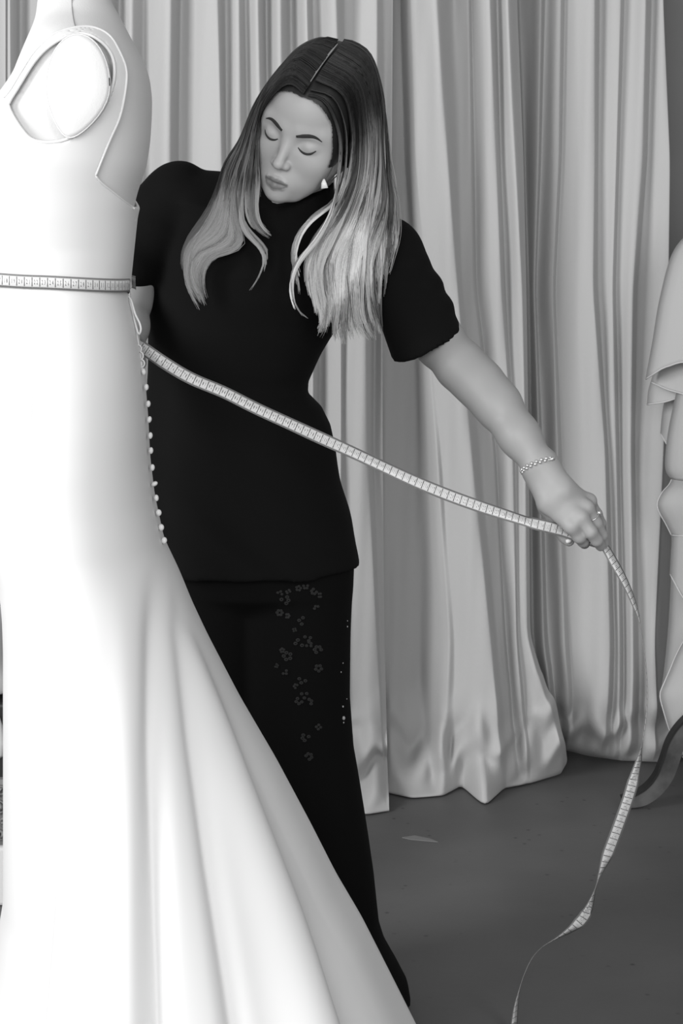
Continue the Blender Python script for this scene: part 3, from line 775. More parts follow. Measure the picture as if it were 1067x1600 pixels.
af.chain([v_(838, 742, 2.812), v_(856, 790, 2.812), v_(872, 824, 2.806), v_(883, 838, 2.802), v_(889, 845, 2.798)], [.0165, .0150, .0112, .0096, .0080], .006, .012)
fing = [
    [(893, 822, 2.768, .0112), (905, 838, 2.774, .0102), (911, 845, 2.786, .0093), (913, 849, 2.802, .0082)],
    [(907, 809, 2.768, .0110), (923, 831, 2.766, .0096), (932, 844, 2.775, .0088), (938, 853, 2.788, .0077)],
    [(916, 794, 2.780, .0102), (931, 818, 2.785, .0092), (940, 836, 2.796, .0084), (944, 848, 2.806, .0074)],
    [(920, 783, 2.800, .0092), (932, 803, 2.815, .0084), (939, 818, 2.826, .0076), (941, 829, 2.838, .0068)]]
for fg in fing:
    g = af.like(); pts = [v_(*q[:3]) for q in fg]; rs = [q[3] for q in fg]
    for i in range(3): g.cone(pts[i], pts[i + 1], rs[i], rs[i + 1], .003)
    sl_, X, Y, Z = af.block(np.min(pts, 0) - .02, np.max(pts, 0) + .02)
    af.F[sl_] = smin(af.F[sl_], g.F[sl_], .0025)
for (p, r) in mcp: af.ell(v_(*p) + np.array((0, -.002, .001)), (.0100, .0090, .0100), .008)
AV, AF = af.mesh()
# her right forearm and hand, behind the dress
rf = Field((-.41, 2.74, .97), (-.26, 3.02, 1.20), 0.0026)
rf.chain([v_(216, 425, 3.01), v_(206, 470, 2.995), v_(204, 510, 2.955), v_(203, 548, 2.91)], [.031, .028, .0255, .022], .02)
for i in range(4):
    a = v_(207, 548, 2.90); b = v_(196 - i * 3, 585 + 0 * i, 2.865 - .012 * (i - 1.5)); rf.cone(a, b, .017, .0115, .010)
    rf.chain([b, b + np.array((-.012, -.022, -.020)), b + np.array((-.008, -.030, -.036)), b + np.array((.006, -.026, -.046))], [.0105, .0095, .0088, .0078], .003)
rf.chain([v_(209, 556, 2.88), v_(216, 566, 2.845), v_(213, 556, 2.815), v_(206, 545, 2.80)], [.0140, .0115, .0098, .0085], .004, .010)
RV, RF = rf.mesh()
allV = np.vstack([h2w(HV), BV, AV, RV]); o1, o2, o3 = len(HV), len(HV) + len(BV), len(HV) + len(BV) + len(AV)
allF = np.vstack([HF_, BF + o1, AF + o2, RF + o3])
me = mesh_np('body', allV, allF)
tn = np.concatenate([tone_h, np.full(len(allV) - o1, .31)]).astype(np.float32)
at_ = me.attributes.new('tone', 'FLOAT', 'POINT'); at_.data.foreach_set('value', tn)
body = link('body', me, M['skin'], person)

# eyebrows and lashes, laid on the face
def strip(pts, r, flat, off):
    c = catmull(pts, 26); q = np.array([(x, face_y(x, z) - off, z) for x, z in c])
    for _ in range(2): q[1:-1] = .25 * q[:-2] + .5 * q[1:-1] + .25 * q[2:]
    rr = np.interp(np.linspace(0, 1, 26), np.linspace(0, 1, len(r)), r)
    W = h2w(q); return tube_mesh(W, rr * HS, 8, flat=flat, upv=HR @ np.array((0, 1, 0)))
for s in (-1, 1):
    V_, F_2 = strip([(s * .0125, .0140), (s * .022, .0178), (s * .034, .0202), (s * .042, .0188), (s * .050, .0140)], [.0022, .0034, .0032, .0024, .0008], .30, .0001)
    link('eyebrow', mesh_np('eyebrow', V_, F_2), M['brow'], person)
    V_, F_2 = strip([(s * .0180, -.0055), (s * .023, -.0095), (s * .031, -.0118), (s * .039, -.0092), (s * .0455, -.0030)], [.0008, .0017, .0021, .0021, .0008], .6, .0004)
    link('eyelashes', mesh_np('eyelashes', V_, F_2), M['brow'], person)
    V_, F_2 = strip([(s * .0185, .0030), (s * .024, .0072), (s * .031, .0085), (s * .038, .0072), (s * .0445, .0022)], [.0003, .0005, .0006, .0006, .0003], .5, -.0001)
# earring
er = P(506, 288, 2.885)
link('earring', mesh_np('earring', *tube_mesh([er + (0, 0, .008), er + (0, 0, .002), er + (.001, 0, -.006)], [.0012, .004, .0055], 12, flat=.5)), mat('pearl', .8, .3, .5), person)

# tunic
tf = Field((-.405, 2.86, .66), (.27, 3.26, 1.40), 0.0045)
SH = np.array([(330, 268, 556, .085), (372, 240, 604, .104), (400, 235, 604, .114), (430, 232, 588, .122), (470, 230, 560, .118), (510, 229, 528, .110), (560, 228, 500, .104), (600, 227, 480, .102), (618, 226, 479, .103), (640, 224, 502, .108), (668, 222, 516, .114), (710, 220, 525, .124), (760, 220, 534, .132), (800, 221, 544, .137), (850, 223, 555, .141), (886, 224, 561, .143), (900, 224, 561, .143)], float)
shz = rowsZ(SH[:, 0], 3.0); shl, shr = colX(SH[:, 1], 3.03), colX(SH[:, 2], 3.03)
tf.loft(shz, (shl + shr) / 2, 3.05, (shr - shl) / 2, SH[:, 3], SH[:, 3] * .95)
tf.cone(v_(274, 318, 3.05), v_(450, 345, 3.05), .056, .072, .03); tf.cone(v_(450, 345, 3.05), v_(598, 398, 3.03), .072, .058, .03)
tf.chain([v_(280, 296, 3.05), v_(264, 320, 3.05), v_(236, 380, 3.03), v_(206, 417, 3.0)], [.042, .052, .050, .042], .015)
tf.cone(v_(606, 398, 3.03), v_(672, 548, 2.925), .052, .0585, .02)
for x, y, Yq in ((612, 384, 3.02), (636, 412, 3.0), (660, 447, 2.975), (677, 480, 2.955)): tf.ell(v_(x, y, Yq), (.030, .042, .022), .010)
for x, y in ((282, 280), (254, 300)): tf.ell(v_(x, y, 3.05), (.032, .038, .028), .010)
ax_ = v_(672, 548, 2.925) - v_(606, 398, 3.03); ax_ /= np.linalg.norm(ax_); hp = v_(667, 540, 2.93)
# hem of the left sleeve: cut and hollowed
sl_, X, Y, Z = tf.block((.07, 2.8, .98), (.30, 3.1, 1.2))
hn = np.array((.407, .10, -.913)); hn /= np.linalg.norm(hn)
q = (X - hp[0]) * hn[0] + (Y - hp[1]) * hn[1] + (Z - hp[2]) * hn[2]
tf.F[sl_] = np.where((X > .062 + 0 * q) & (q > -.04), np.maximum(tf.F[sl_], q), tf.F[sl_])
tf.cone(hp - ax_ * .012, hp + ax_ * .03, .045, .045, 0, sub=True)
hr = v_(212, 455, 2.97)
sl_, X, Y, Z = tf.block((-.41, 2.86, 1.0), (-.296, 3.2, 1.25))
# collar
cn = np.array((-.33, -.32, .89)); cn /= np.linalg.norm(cn); cc_ = v_(463, 311, 2.965)
cg = tf.like()
cg.cone(v_(472, 285, 2.985), v_(462, 365, 3.03), .051, .075)
sl_, X, Y, Z = cg.block(tf.o, tf.o + tf.h * tf.n)
cg.F = np.maximum(cg.F, (X - cc_[0]) * cn[0] + (Y - cc_[1]) * cn[1] + (Z - cc_[2]) * cn[2])
tf.F = smin(tf.F, cg.F, .012)
zhem = float(rowsZ(888, 3.03)); tf.clip(lambda X, Y, Z: zhem - Z + .0 * X + 0 * Y)
# soft creases of the jersey
tf.add(lambda X, Y, Z: .0022 * np.sin(X * 55 + Z * 38 + 4 * np.sin(Z * 9)) * np.sin(Z * 21 + X * 13))
TV, TF_ = tf.mesh()
link('tunic', mesh_np('tunic', TV, TF_), M['black'], person)

# trousers
pf = Field((-.36, 2.86, 0.0), (.17, 3.26, .80), 0.006)
LL = np.array([(850, 350, 548, .10), (890, 350, 552, .105), (1000, 352, 548, .10), (1100, 356, 547, .098), (1180, 372, 552, .098), (1260, 400, 565, .1), (1320, 408, 575, .1), (1380, 414, 584, .102), (1460, 420, 592, .105), (1490, 424, 602, .108), (1525, 428, 624, .112), (1555, 430, 640, .118), (1598, 432, 646, .122)], float)
RL = np.array([(850, 232, 430, .10), (890, 230, 430, .105), (1000, 240, 430, .10), (1100, 260, 425, .098), (1260, 310, 440, .1), (1380, 320, 455, .102), (1490, 325, 470, .108), (1598, 326, 484, .115)], float)
WL = np.array([(800, 236, 540, .10), (850, 234, 547, .12), (890, 234, 549, .122), (930, 250, 547, .115), (960, 270, 540, .08)], float)
for A_ in (LL, RL, WL):
    z = rowsZ(A_[:, 0], 3.0)
    if A_ is not WL: z[-1] = .004
    l, r = colX(A_[:, 1], 3.03), colX(A_[:, 2], 3.03)
    pf.loft(z, (l + r) / 2, 3.05, (r - l) / 2, A_[:, 3], A_[:, 3], .012)
pf.add(lambda X, Y, Z: .0025 * np.sin(X * 70 + 3 * np.sin(Z * 5)) * np.clip((.6 - Z) / .5, 0, 1) + 0 * Y)
PV, PF_ = pf.mesh()
trous = link('trousers', mesh_np('trousers', PV, PF_), M['trouser'], person)
bvh_p = BVHTree.FromPolygons([Vector(p) for p in PV], [tuple(int(i) for i in f) for f in PF_])
def on_bvh(bv, x, y, lift):
    d = Vector(P(x, y, 1.0)) - Vector((0, 0, H)); d.normalize()
    h_ = bv.ray_cast(Vector((0, 0, H)), d)
    return (np.array(h_[0]) + np.array(h_[1]) * lift) if h_[0] is not None else None
parts = []
for (x, y, k) in [(445, 937, 1), (437, 927, .6), (450, 924, .5), (466, 919, .6), (477, 916, .6), (490, 924, .7), (494, 950, .6), (437, 957, .7), (449, 962, .5), (472, 970, .9), (460, 984, .4), (467, 1005, 1), (480, 997, .8), (482, 1007, .7), (449, 1025, 1), (441, 1016, .5), (496, 1015, .9), (497, 1044, .8), (445, 1050, .6), (472, 1062, .9), (462, 1072, .5), (467, 1095, .8), (482, 1097, .8), (475, 1086, .8), (497, 1136, .6), (477, 1152, .9), (482, 1182, .8), (499, 930, .5), (432, 1040, .4)]:
    n_ = RNG.integers(4, 7); a0 = RNG.uniform(0, 6)
    for j in range(n_):
        if RNG.uniform() < .2: continue
        a = a0 + 6.283 * j / n_; cpt = []
        for b_ in np.linspace(0, 6.283, 9)[:-1]:
            rr = 2.3 * k
            q = on_bvh(bvh_p, x + 5.5 * k * math.cos(a) + rr * math.cos(b_), y + 5.5 * k * math.sin(a) + rr * .8 * math.sin(b_), .0012)
            if q is not None: cpt.append(q)
        if len(cpt) == 8: parts.append(tube_mesh(np.array(cpt + cpt[:2]), .0015, 4))
o = link('lace_motif', mesh_np('lace_motif', *join(parts)), M['lace'], trous); tag(o, kind='stuff')
parts = []  # pale dots added where the curtain shows through holes in the lace
for (x, y, r) in [(542, 970, .8), (542, 979, 1.0), (535, 1036, .9), (532, 1050, 1.0), (541, 1092, .8), (535, 1104, 1.4), (536, 1122, 2.8), (536, 1129, 1.2)]:
    q = on_bvh(bvh_p, x, y, .001)
    if q is not None: parts.append(tube_mesh([q + (0, 0, r * .001), q, q - (0, 0, r * .001)], [r * .0006, r * .001, r * .0006], 8))
if parts:
    o = link('lace_gaps', mesh_np('lace_gaps', *join(parts)), M['gap_dot'], trous); tag(o, kind='stuff')

nail = [v_(886.5, 842, 2.788), v_(888.5, 845.5, 2.787), v_(890, 848.5, 2.789)]
link('thumbnail', mesh_np('thumbnail', *tube_mesh(np.array(nail), [.0035, .0048, .003], 10, flat=.4)), mat('nail_varnish', .62, .25, .5), person)
# bracelet and ring
wa = v_(811, 681, 2.82); wb = v_(841, 726, 2.80); dw = (wb - wa) / np.linalg.norm(wb - wa)
cw = wa + dw * float((v_(843, 728, 2.80) - wa) @ dw)
e1 = np.cross(dw, (0, 1, 0)); e1 /= np.linalg.norm(e1); e2 = np.cross(dw, e1)
parts = []
bs, bfq = np.array([v.co[:] for v in bme.vertices]), [tuple(p.vertices) for p in bme.polygons]
for i in range(44):
    a = 2 * np.pi * i / 44; c_ = cw + .0262 * (math.cos(a) * e1 + math.sin(a) * e2) + dw * (.0016 * (-1) ** i + .006 * math.cos(a))
    parts.append((bs * np.array((.0027, .0027, .0027)) + c_, bfq))
br = link('bracelet', mesh_np('bracelet', *join(parts)), M['silver'], person); br['label'] = 'silver beaded chain bracelet on the wrist'
side = 1 if (cw + .0262 * e1)[0] > cw[0] else -1
kc = v_(863, 718, 2.782); pt = np.array([kc - side * e1 * .000 + e2 * t for t in (-.007, 0, .007)])
link('bracelet_clasp', mesh_np('bracelet_clasp', *tube_mesh(pt, [.0042, .0046, .0042], 10, flat=.6, upv=dw)), M['silver'], person)
fa, fb = v_(916, 794, 2.780), v_(931, 818, 2.785); rc = fa + (fb - fa) * .62; fdv = (fb - fa) / np.linalg.norm(fb - fa)
g1 = np.cross(fdv, (0, 1, 0)); g1 /= np.linalg.norm(g1); g2 = np.cross(fdv, g1); a = np.linspace(0, 2 * np.pi, 26)
ringp = rc + .0100 * (np.cos(a)[:, None] * g1 + np.sin(a)[:, None] * g2)
rg = link('ring', mesh_np('ring', *tube_mesh(ringp, .0011, 8)), M['silver'], person)
sgn = 1 if (rc + g1)[0] > rc[0] else -1
st_ = rc + sgn * g1 * .0115
starp = []
for k in range(4):
    d_ = math.cos(k * .785) * fdv + math.sin(k * .785) * g1; starp.append(tube_mesh([st_ - d_ * .0052, st_, st_ + d_ * .0052], [.0003, .0014, .0003], 6))
link('ring_stone', mesh_np('ring_stone', *join(starp)), M['silver'], rg)

# hair: a close cap on the skull with a parting, and thousands of fine strands falling from it
cx_, cy_, cz_ = HV[:, 0], HV[:, 1], HV[:, 2]
hair_face = (cy_ < .0) & ((cx_ / .064) ** 2 + ((cz_ + .018) / (.090 + .006 * np.abs(cx_) / .03)) ** 2 < 1)
part_line = (np.abs(cx_ - .001) < .0030) & (cz_ > .05) & (cy_ < .030)
capm = ~(hair_face | (cz_ < -.075) | ((cy_ < -.005) & (cz_ < -.03)))
HVn = np.zeros_like(HV)
vv = HV[HF_]; nrm = np.cross(vv[:, 2] - vv[:, 0], vv[:, 3] - vv[:, 1])
for k in range(4): np.add.at(HVn, HF_[:, k], nrm)
HVn /= np.linalg.norm(HVn, axis=1)[:, None] + 1e-9
lift = .0035 + .010 * np.clip((cz_ - .03) / .09, 0, 1) * np.clip(np.abs(cx_) / .03, .45, 1) + .006 * np.clip(cy_ / .08, 0, 1)
keep = capm[HF_].all(1); used = np.unique(HF_[keep]); remap = np.full(len(HV), -1); remap[used] = np.arange(len(used))
capV = h2w((HV + HVn * lift[:, None])[used]); capF = remap[HF_[keep]]
bv_all = BVHTree.FromPolygons([Vector(p) for p in np.vstack([capV, TV, h2w(HV)])],
    [tuple(int(i) for i in f) for f in np.vstack([capF, TF_ + len(capV), HF_ + len(capV) + len(TV)])])
pp = []
for x, y in catmull([(474, 147), (482, 134), (492, 119), (503, 103), (515, 87), (526, 74)], 40):
    d = Vector(((x - CX) / F, 1.0, -(y - Y0) / F)); h_ = bv_all.ray_cast(Vector((0, 0, H)), d.normalized())
    if h_[0] is not None: pp.append(np.array(h_[0]) + np.array(h_[1]) * .0062)
pp = np.array(pp)
for _ in range(8): pp[1:-1] = .25 * pp[:-2] + .5 * pp[1:-1] + .25 * pp[2:]
V_, F_2 = tube_mesh(catmull(pp, 50), np.interp(np.linspace(0, 1, 50), [0, .1, .8, 1], [.0010, .0018, .0015, .0006]), 8)
link('parting', mesh_np('parting', V_, F_2), mat('scalp', .26, .6, .2), person)
GU = {
 'L0': [(474, 147), (452, 131), (425, 150), (408, 180), (404, 210), (401, 245), (403, 280), (404, 310), (405, 335), (411, 352), (424, 366), (434, 375)],
 'L0b': [(477, 142), (452, 126), (422, 150), (404, 185), (396, 225), (391, 260), (387, 300), (388, 335), (396, 358), (410, 370), (424, 376), (433, 379)],
 'L1': [(478, 139), (450, 122), (418, 150), (400, 190), (392, 230), (387, 270), (381, 305), (380, 340), (390, 362), (407, 380), (418, 397), (414, 418), (403, 440), (388, 457)],
 'L1b': [(480, 136), (450, 119), (414, 152), (396, 195), (387, 240), (380, 280), (375, 315), (376, 345), (386, 366), (402, 384), (413, 402), (410, 420), (400, 440), (386, 458)],
 'L2': [(486, 129), (455, 108), (418, 142), (396, 190), (386, 235), (378, 275), (371, 310), (371, 345), (379, 368), (380, 382), (366, 393), (338, 400), (318, 420), (313, 450), (322, 478), (329, 488)],
 'L3': [(497, 112), (462, 90), (420, 132), (394, 185), (379, 230), (366, 270), (358, 310), (357, 345), (356, 370), (338, 384), (314, 392), (301, 410), (299, 432), (308, 457), (319, 480), (325, 489)],
 'L4': [(512, 92), (475, 74), (428, 118), (395, 172), (375, 225), (357, 260), (346, 300), (337, 335), (320, 362), (302, 378), (292, 395), (290, 415), (295, 440), (307, 463), (317, 480)],
 'L5': [(531, 63), (505, 58), (470, 73), (438, 103), (402, 153), (376, 213), (350, 252), (339, 285), (323, 330), (302, 362), (289, 385), (286, 408), (290, 432), (299, 455), (311, 475)],
 'R0': [(478, 148), (505, 158), (523, 190), (530, 225), (528, 260), (524, 290), (519, 320), (509, 345), (491, 375), (469, 400), (456, 425), (453, 450), (458, 475), (468, 493), (482, 502)],
 'R0b': [(480, 146), (510, 156), (528, 192), (535, 228), (533, 262), (529, 292), (523, 322), (512, 350), (494, 380), (473, 405), (460, 430), (457, 455), (462, 478), (472, 495), (486, 500)],
 'R1': [(482, 140), (520, 153), (537, 195), (540, 240), (536, 280), (524, 312), (502, 328), (482, 343), (466, 368), (460, 400), (464, 430), (468, 455), (462, 470)],
 'R1b': [(484, 138), (522, 151), (540, 195), (543, 240), (540, 285), (528, 318), (508, 334), (488, 350), (473, 374), (467, 402), (470, 432), (471, 455), (464, 468)],
 'R2': [(490, 124), (535, 148), (548, 200), (548, 250), (541, 290), (527, 325), (511, 355), (493, 385), (482, 410), (484, 450), (492, 480), (494, 500)],
 'R3': [(500, 107), (550, 138), (562, 200), (562, 255), (553, 300), (537, 340), (516, 375), (500, 410), (502, 450), (510, 480), (505, 508), (492, 522)],
 'R4': [(512, 90), (562, 123), (577, 190), (578, 250), (570, 300), (557, 345), (543, 385), (533, 430), (530, 470), (524, 505), (527, 530), (536, 541)],
 'R5': [(522, 79), (570, 113), (588, 180), (590, 240), (585, 290), (575, 330), (566, 370), (562, 410), (561, 460), (566, 500), (584, 530), (602, 536)],
 'R6': [(530, 69), (575, 98), (594, 165), (598, 225), (600, 270), (603, 300), (598, 335), (586, 370), (578, 410), (580, 455), (588, 500), (594, 540)],
 'R7': [(535, 60), (556, 66), (581, 87), (599, 148), (603, 210), (606, 265), (613, 305), (616, 340), (611, 380), (603, 415), (596, 435)],
}
NS = 30
G = {k: catmull([(v[0][0] + (-2.6 if k[0] == 'L' else 2.6), v[0][1] + (-1.4 if k[0] == 'L' else 1.4))] + v[1:], NS) for k, v in GU.items()}
G['U0'] = catmull(GU['L0'][:9], NS); G['U1'] = catmull(GU['L2'][:8], NS)
CL = [(('U0', 'U1'), 320, 2.91, .8), (('L0', 'L0b'), 220, 2.90, .6), (('L1', 'L1b'), 170, 2.90, .6), (('L2', 'L3', 'L4', 'L5'), 1350, 2.915, 1.0),
      (('R0', 'R0b'), 190, 2.885, .5), (('R1', 'R1b'), 190, 2.90, .8), (('R2', 'R3'), 620, 2.91, 1.0), (('R3', 'R4', 'R5'), 1250, 2.925, 1.2), (('R5', 'R6'), 520, 2.935, 1.2), (('R6', 'R7'), 560, 2.95, 1.2)]
tS = np.linspace(0, 1, NS)
SX, TN, RD = [], [], []
cam_p = Vector((0, 0, H))
for names, n, Yg, jit in CL:
    K = len(names); gs = np.stack([G[k] for k in names])
    nclump = max(5, n // 34)
    cu_ = RNG.uniform(0, K - 1, nclump); co = RNG.normal(0, 3.0 * jit, (nclump, 2)); cph = RNG.uniform(0, 6.28, (nclump, 2)); cdep = RNG.uniform(0, .026, nclump); ct = RNG.normal(0, 1, nclump); cend = RNG.uniform(.86, 1.0, nclump)
    for i in range(n):
        c = RNG.integers(nclump)
        u = np.clip(cu_[c] + RNG.normal(0, .09 * (K - 1) ** .5), 0, K - 1)
        a = min(int(u), K - 2) if K > 1 else 0; f = u - a
        p = gs[a] * (1 - f) + gs[a + 1] * f
        ac = min(int(cu_[c]), K - 2); pc = gs[ac] * (1 - (cu_[c] - ac)) + gs[ac + 1] * (cu_[c] - ac)
        p = pc + (p - pc) * (1 - .5 * tS ** 2)[:, None]
        end = cend[c] * RNG.uniform(.93, 1.0)
        tt = tS * end; p = np.stack([np.interp(tt, tS, p[:, k]) for k in (0, 1)], 1)
        low = np.clip((tS - .35) / .4, 0, 1)
        p += co[c] * low[:, None] * 1.2 + RNG.normal(0, .75 * jit, 2) * (.15 + 1.25 * low)[:, None]
        p[:, 0] += low * (3.2 * np.sin(tS * 12 + cph[c, 0]) + .8 * np.sin(tS * 27 + cph[c, 1])) * jit
        lay = .002 + cdep[c] * (.15 + .85 * low) + RNG.uniform(0, .004)
        Y = np.empty(NS)
        for k in range(NS):
            d = Vector(((p[k, 0] - CX) / F, 1.0, -(p[k, 1] - Y0) / F)); ln = d.length
            h_ = bv_all.ray_cast(cam_p, d / ln)
            Y[k] = min(Yg, h_[0].y - lay[k] - .002) if h_[0] is not None else Yg - lay[k]
        for _ in range(4):
            Ys = Y.copy(); Ys[1:-1] = .25 * Y[:-2] + .5 * Y[1:-1] + .25 * Y[2:]; Y = np.minimum(Ys, Y + .0015)
        SX.append(np.stack([(p[:, 0] - CX) * Y / F, Y, H - (p[:, 1] - Y0) * Y / F], 1))
        yy = p[:, 1]
        g = np.clip((yy - (155 if names[0][0] in 'LU' else 165) + 14 * ct[c]) / (225 if names[0][0] in 'LU' else 235), 0, 1); g = g * g * (3 - 2 * g)
        TN.append((.020 + (.21 if names[0][0] in 'LU' else .40) * g) * np.clip(1 + .42 * ct[c] + RNG.normal(0, .16), .35, 1.7))
        RD.append(np.interp(tS, [0, .1, .8, 1], [.0006, .0008, .0007, .00025]) * RNG.uniform(.8, 1.2))
SX = np.array(SX); TN = np.array(TN); RD = np.array(RD); nS = len(SX)
T = np.gradient(SX, axis=1); T /= np.linalg.norm(T, axis=2)[..., None] + 1e-9
A_ = np.cross(T, (0, 1, 0)); A_ /= np.linalg.norm(A_, axis=2)[..., None] + 1e-9; B_ = np.cross(A_, T)
ring = []
for k in range(3):
    a = 2 * np.pi * k / 3 + .5; ring.append(SX + RD[..., None] * (math.cos(a) * A_ + math.sin(a) * B_))
V = np.stack(ring, 2)                                                # strand, point, side, xyz
gf = grid_faces(NS, 3, True)
Fh = (gf[None] + (np.arange(nS) * NS * 3)[:, None, None]).reshape(-1, 4)
V = V.reshape(-1, 3); nv = len(V)
tone = np.concatenate([np.repeat(TN.reshape(-1), 3), np.full(len(capV), .016)]).astype(np.float32)
me = mesh_np('hair', np.vstack([V, capV]), np.vstack([Fh, capF + nv]))
me.attributes.new('tone', 'FLOAT', 'POINT').data.foreach_set('value', tone)
hr_o = link('hair', me, M['hair'], person); hr_o['label'] = 'long hair, dark at the parting and blonde at the ends'

# ------------------------------------------------------------------ ruffled gown on its stand, at the right edge
gown = empty('ruffled_gown', (float(P(1200, 1250, 4.15)[0]), 4.15, 0), 'pale chiffon gown with cascading ruffles hanging at the right edge', 'dress')
def sheet(name, left, right, hem_drop, Yl, Yr, hem_edges=('bottom',), nu=26, nv=30, ripple=.0):
    """cloth between a left contour and a right contour (columns, rows); wraps away from the camera at its left edge"""
    Lc, Rc = catmull(left, nv), catmull(right, nv)
    us = np.linspace(0, 1, nu); V = []
    for k in range(nv):
        v = k / (nv - 1)
        x = Lc[k, 0] * (1 - us) + Rc[k, 0] * us; y = Lc[k, 1] * (1 - us) + Rc[k, 1] * us
        y = y + v ** 3 * np.interp(us, [q[0] for q in hem_drop], [q[1] for q in hem_drop])
        Y = Yl + (Yr - Yl) * np.sqrt(np.clip(us * 2.2, 0, 1)) + ripple * np.sin(us * 30 + v * 4) * v
        V.append(np.stack([(x - CX) * Y / F, Y, H - (y - Y0) * Y / F], 1))
    V = np.array(V)
    o = link(name, mesh_np(name, V.reshape(-1, 3), grid_faces(nv, nu)), M['chiffon'], gown)
    o.modifiers.new('thickness', 'SOLIDIFY').thickness = .0012
    for e in hem_edges:
        pth = V[-1] if e == 'bottom' else V[:, 0]
        link('rolled_hem', mesh_np('rolled_hem', *tube_mesh(catmull(pth, 40) + np.array((0, -.002, 0)), .0019, 6)), M['chiffon_hem'], o)
    return o
R2 = lambda *ys: [(1330, y) for y in ys]
sheet('cape_sleeve', [(1074, 366), (1060, 381), (1050, 398), (1043, 418), (1036, 445), (1028, 482), (1020, 532), (1014, 565), (1009, 592)], R2(330, 450, 560), [(0, 0), (.08, -14), (.18, -22), (.3, -10), (.6, 10), (1, 0)], 4.12, 4.0)
sheet('flounce', [(1046, 500), (1028, 560), (1017, 597)], R2(500, 600, 700), [(0, 0), (.08, 3), (.16, 2), (1, 0)], 4.16, 4.05)
sheet('flounce', [(1040, 540), (1016, 600), (1011, 632)], R2(540, 600, 640), [(0, 0), (.09, -5), (.17, -14), (1, 0)], 4.20, 4.09)
sheet('flounce', [(1046, 590), (1036, 640), (1032, 677)], R2(600, 640, 700), [(0, 0), (.03, 14), (.06, 30), (1, 20)], 4.24, 4.12)
sheet('bodice_drape', [(1058, 610), (1047, 660), (1041, 700), (1040, 732), (1048, 748)], R2(600, 680, 752), [(0, 0), (.06, 3), (1, 4)], 4.13, 4.02, ())
sheet('flounce', [(1052, 740), (1046, 756), (1034, 770), (1027, 786), (1030, 800), (1040, 818), (1049, 836)], R2(730, 790, 850), [(0, 0), (1, 10)], 4.22, 4.11, ('bottom', 'left'))
sheet('skirt', [(1051, 744), (1050, 830), (1049, 900), (1046, 960), (1042, 1010), (1037, 1055), (1033, 1088), (1040, 1118), (1048, 1146), (1060, 1172), (1066, 1182)], R2(744, 950, 1215), [(0, 0), (.2, 20), (1, 0)], 4.28, 4.14, ('bottom',), nv=44, ripple=.006)
sheet('overskirt', [(1052, 744), (1051, 820), (1047, 897)], R2(744, 850, 1040), [(0, 0), (.07, 28), (.3, 50), (1, 0)], 4.22, 4.10, ('bottom',))
sheet('side_drape', [(1100, 930), (1085, 975), (1067, 1003), (1055, 1026), (1045, 1050), (1037, 1068), (1031, 1086), (1037, 1112), (1047, 1143), (1060, 1168)], R2(930, 1040, 1180), [(0, 0), (.2, 20), (1, 0)], 4.17, 4.08, ('bottom', 'left'), nv=44)

stand = empty('gown_stand', (float(P(1205, 1250, 4.1)[0]), 4.1, 0), 'dark stand with curved wooden legs, on the concrete under the ruffled gown', 'stand')
lp2 = catmull([P(972, 1254, 4.09), P(1000, 1247, 4.09), P(1020, 1234, 4.09), P(1036, 1214, 4.09), P(1046, 1190, 4.09), P(1055, 1163, 4.09), P(1070, 1140, 4.09), P(1095, 1118, 4.09), P(1140, 1095, 4.09), P(1205, 1085, 4.10)], 60)
def board(path, half, thick, yo=0.0):
    T = np.gradient(path, axis=0); T /= np.linalg.norm(T, axis=1)[:, None]
    N = np.cross(T, (0, 1, 0)); N /= np.linalg.norm(N, axis=1)[:, None]
    Yv = np.array((0, thick / 2, 0)); h_ = np.broadcast_to(half, (len(path),))[:, None]
    V = np.stack([path + N * h_ - Yv, path + N * h_ + Yv, path - N * h_ + Yv, path - N * h_ - Yv], 1) + np.array((0, yo, 0))
    n = len(path); Fq = [tuple(f) for f in grid_faces(n, 4, True)] + [(3, 2, 1, 0), (4 * n - 4, 4 * n - 3, 4 * n - 2, 4 * n - 1)]
    return V.reshape(-1, 3), Fq, N
hw = np.interp(np.linspace(0, 1, 60), [0, .1, .3, .5, 1], [.009, .014, .017, .0165, .015])
Vb, Fb, Nn = board(lp2, hw, .03)
Vb[:, 2] = np.maximum(Vb[:, 2], .001)
lg = link('leg', mesh_np('leg', Vb, Fb), M['wood'], stand, smooth=False)
up_side = Nn if Nn[20][2] > 0 else -Nn
Ve, Fe, _ = board(lp2 + up_side * (hw[:, None] + .0012), .0022, .033)
link('edge_band', mesh_np('edge_band', Ve, Fe), M['darkwood'], lg, smooth=False)
piv = np.array((stand.location.x, 4.1, 0))
for ang in (2.1, -2.1):
    ca, sa = math.cos(ang), math.sin(ang); Rz_ = np.array([[ca, -sa, 0], [sa, ca, 0], [0, 0, 1]])
    if ang > 0: continue
    link('leg', mesh_np('leg', (Vb - piv) @ Rz_.T * np.array((.3, .3, 1)) + piv + np.array((0.05, 0, 0)), Fb), M['wood'], stand, smooth=False)
link('pole', mesh_np('pole', *lathe([(.014, .2), (.014, 1.2)], piv[0], 4.1, 14)), M['darkwood'], stand)

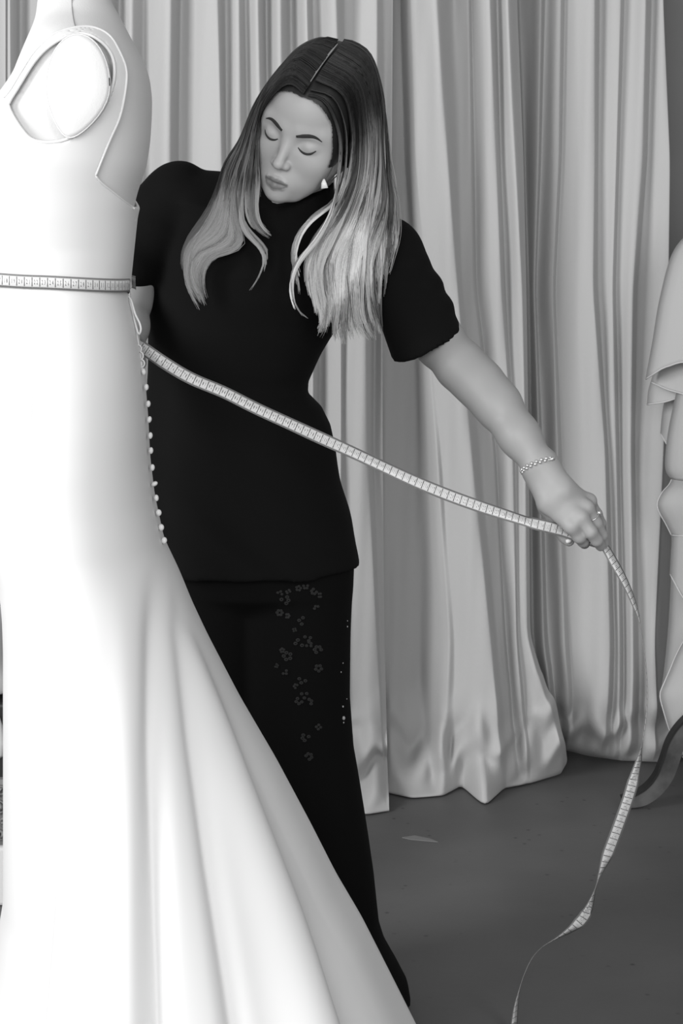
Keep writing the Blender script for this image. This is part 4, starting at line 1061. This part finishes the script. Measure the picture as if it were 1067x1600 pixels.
# ------------------------------------------------------------------ furniture just seen behind the left side of the skirt
LY = 3.5
chest = empty('carved_stool', (float(P(-50, 1400, LY)[0]), LY + .12, 0), 'dark carved wooden piece on a pale plinth, seen left of the white skirt', 'furniture')
def slab(name, x0, x1, y0, y1, Yn, Yf, m, par, bev=.006):
    a, b = P(x0, y1, Yn), P(x1, y0, Yn)
    V, Fq = box_mesh((a[0], Yn, max(a[2], 0.0)), (b[0], Yf, b[2]))
    o = link(name, mesh_np(name, V, Fq), m, par, smooth=False)
    md = o.modifiers.new('bevel', 'BEVEL'); md.width = bev; md.segments = 2
    return o
slab('plinth', -110, 18, 1324, 1416, LY, LY + .3, M['plaster'], chest)
slab('panel', -105, 16, 1100, 1222, LY + .02, LY + .28, M['darkwood'], chest)
slab('carved_band', -112, 18, 1216, 1326, LY + .01, LY + .30, M['carved'], chest, .012)
for (x, y, r) in [(2, 1236, 9), (-2, 1262, 11), (6, 1284, 8), (0, 1304, 9), (-24, 1248, 12), (-26, 1284, 12), (-52, 1262, 13), (-52, 1296, 9), (-78, 1250, 12), (-78, 1286, 11)]:
    a = np.linspace(0, 9.5, 34); rr = r * (1 - a / 12.5)
    pts = np.array([P(x + q * math.cos(t + x), y + q * math.sin(t + x), LY + .006 - .01 * (t / 9.5)) for q, t in zip(rr, a)])
    link('scroll', mesh_np('scroll', *tube_mesh(pts, np.linspace(.0022, .0042, 34), 6)), M['carved'], chest)
link('scroll', mesh_np('scroll', *tube_mesh(np.array([P(-4, 1120, LY), P(0, 1140, LY), P(3, 1160, LY), P(1, 1178, LY), P(-6, 1186, LY)]), [.004, .007, .009, .008, .003], 10)), M['chiffon'], chest)
cl = empty('draped_cloth', (float(P(-50, 1000, LY)[0]), LY + .1, float(P(0, 1098, LY)[2])), 'pale cloth with a small black bow, piled left of the white skirt', 'cloth')
cf = Field((P(-120, 0, LY)[0], LY - .02, P(0, 1101, LY)[2]), (P(30, 0, LY)[0], LY + .30, P(0, 850, LY)[2]), .006)
for (x, y, r) in [(-10, 1060, .045), (-50, 1055, .05), (-90, 1060, .045), (-20, 1010, .05), (-70, 1000, .055), (-8, 960, .04), (-45, 940, .055), (-6, 915, .035), (-60, 900, .03), (-12, 1085, .04), (-60, 1085, .045)]:
    cf.ell(P(x, y, LY + .11), (r * 1.1, r * 1.5, r * 1.2), .03)
cf.add(lambda X, Y, Z: .002 * np.sin(X * 120 + Z * 40) + 0 * Y)
zc = float(P(0, 1099, LY)[2]); cf.clip(lambda X, Y, Z: zc - Z + 0 * X + 0 * Y)
link('cloth', mesh_np('cloth', *cf.mesh()), M['chiffon'], cl)
c = P(4, 944, LY + .02); pr = []
for sgx in (-1, 1):
    pr.append(tube_mesh([c, c + (sgx * .010, 0, .004), c + (sgx * .020, 0, .0)], [.003, .008, .011], 8, flat=.4))
link('bow', mesh_np('bow', *join(pr)), M['black'], cl)
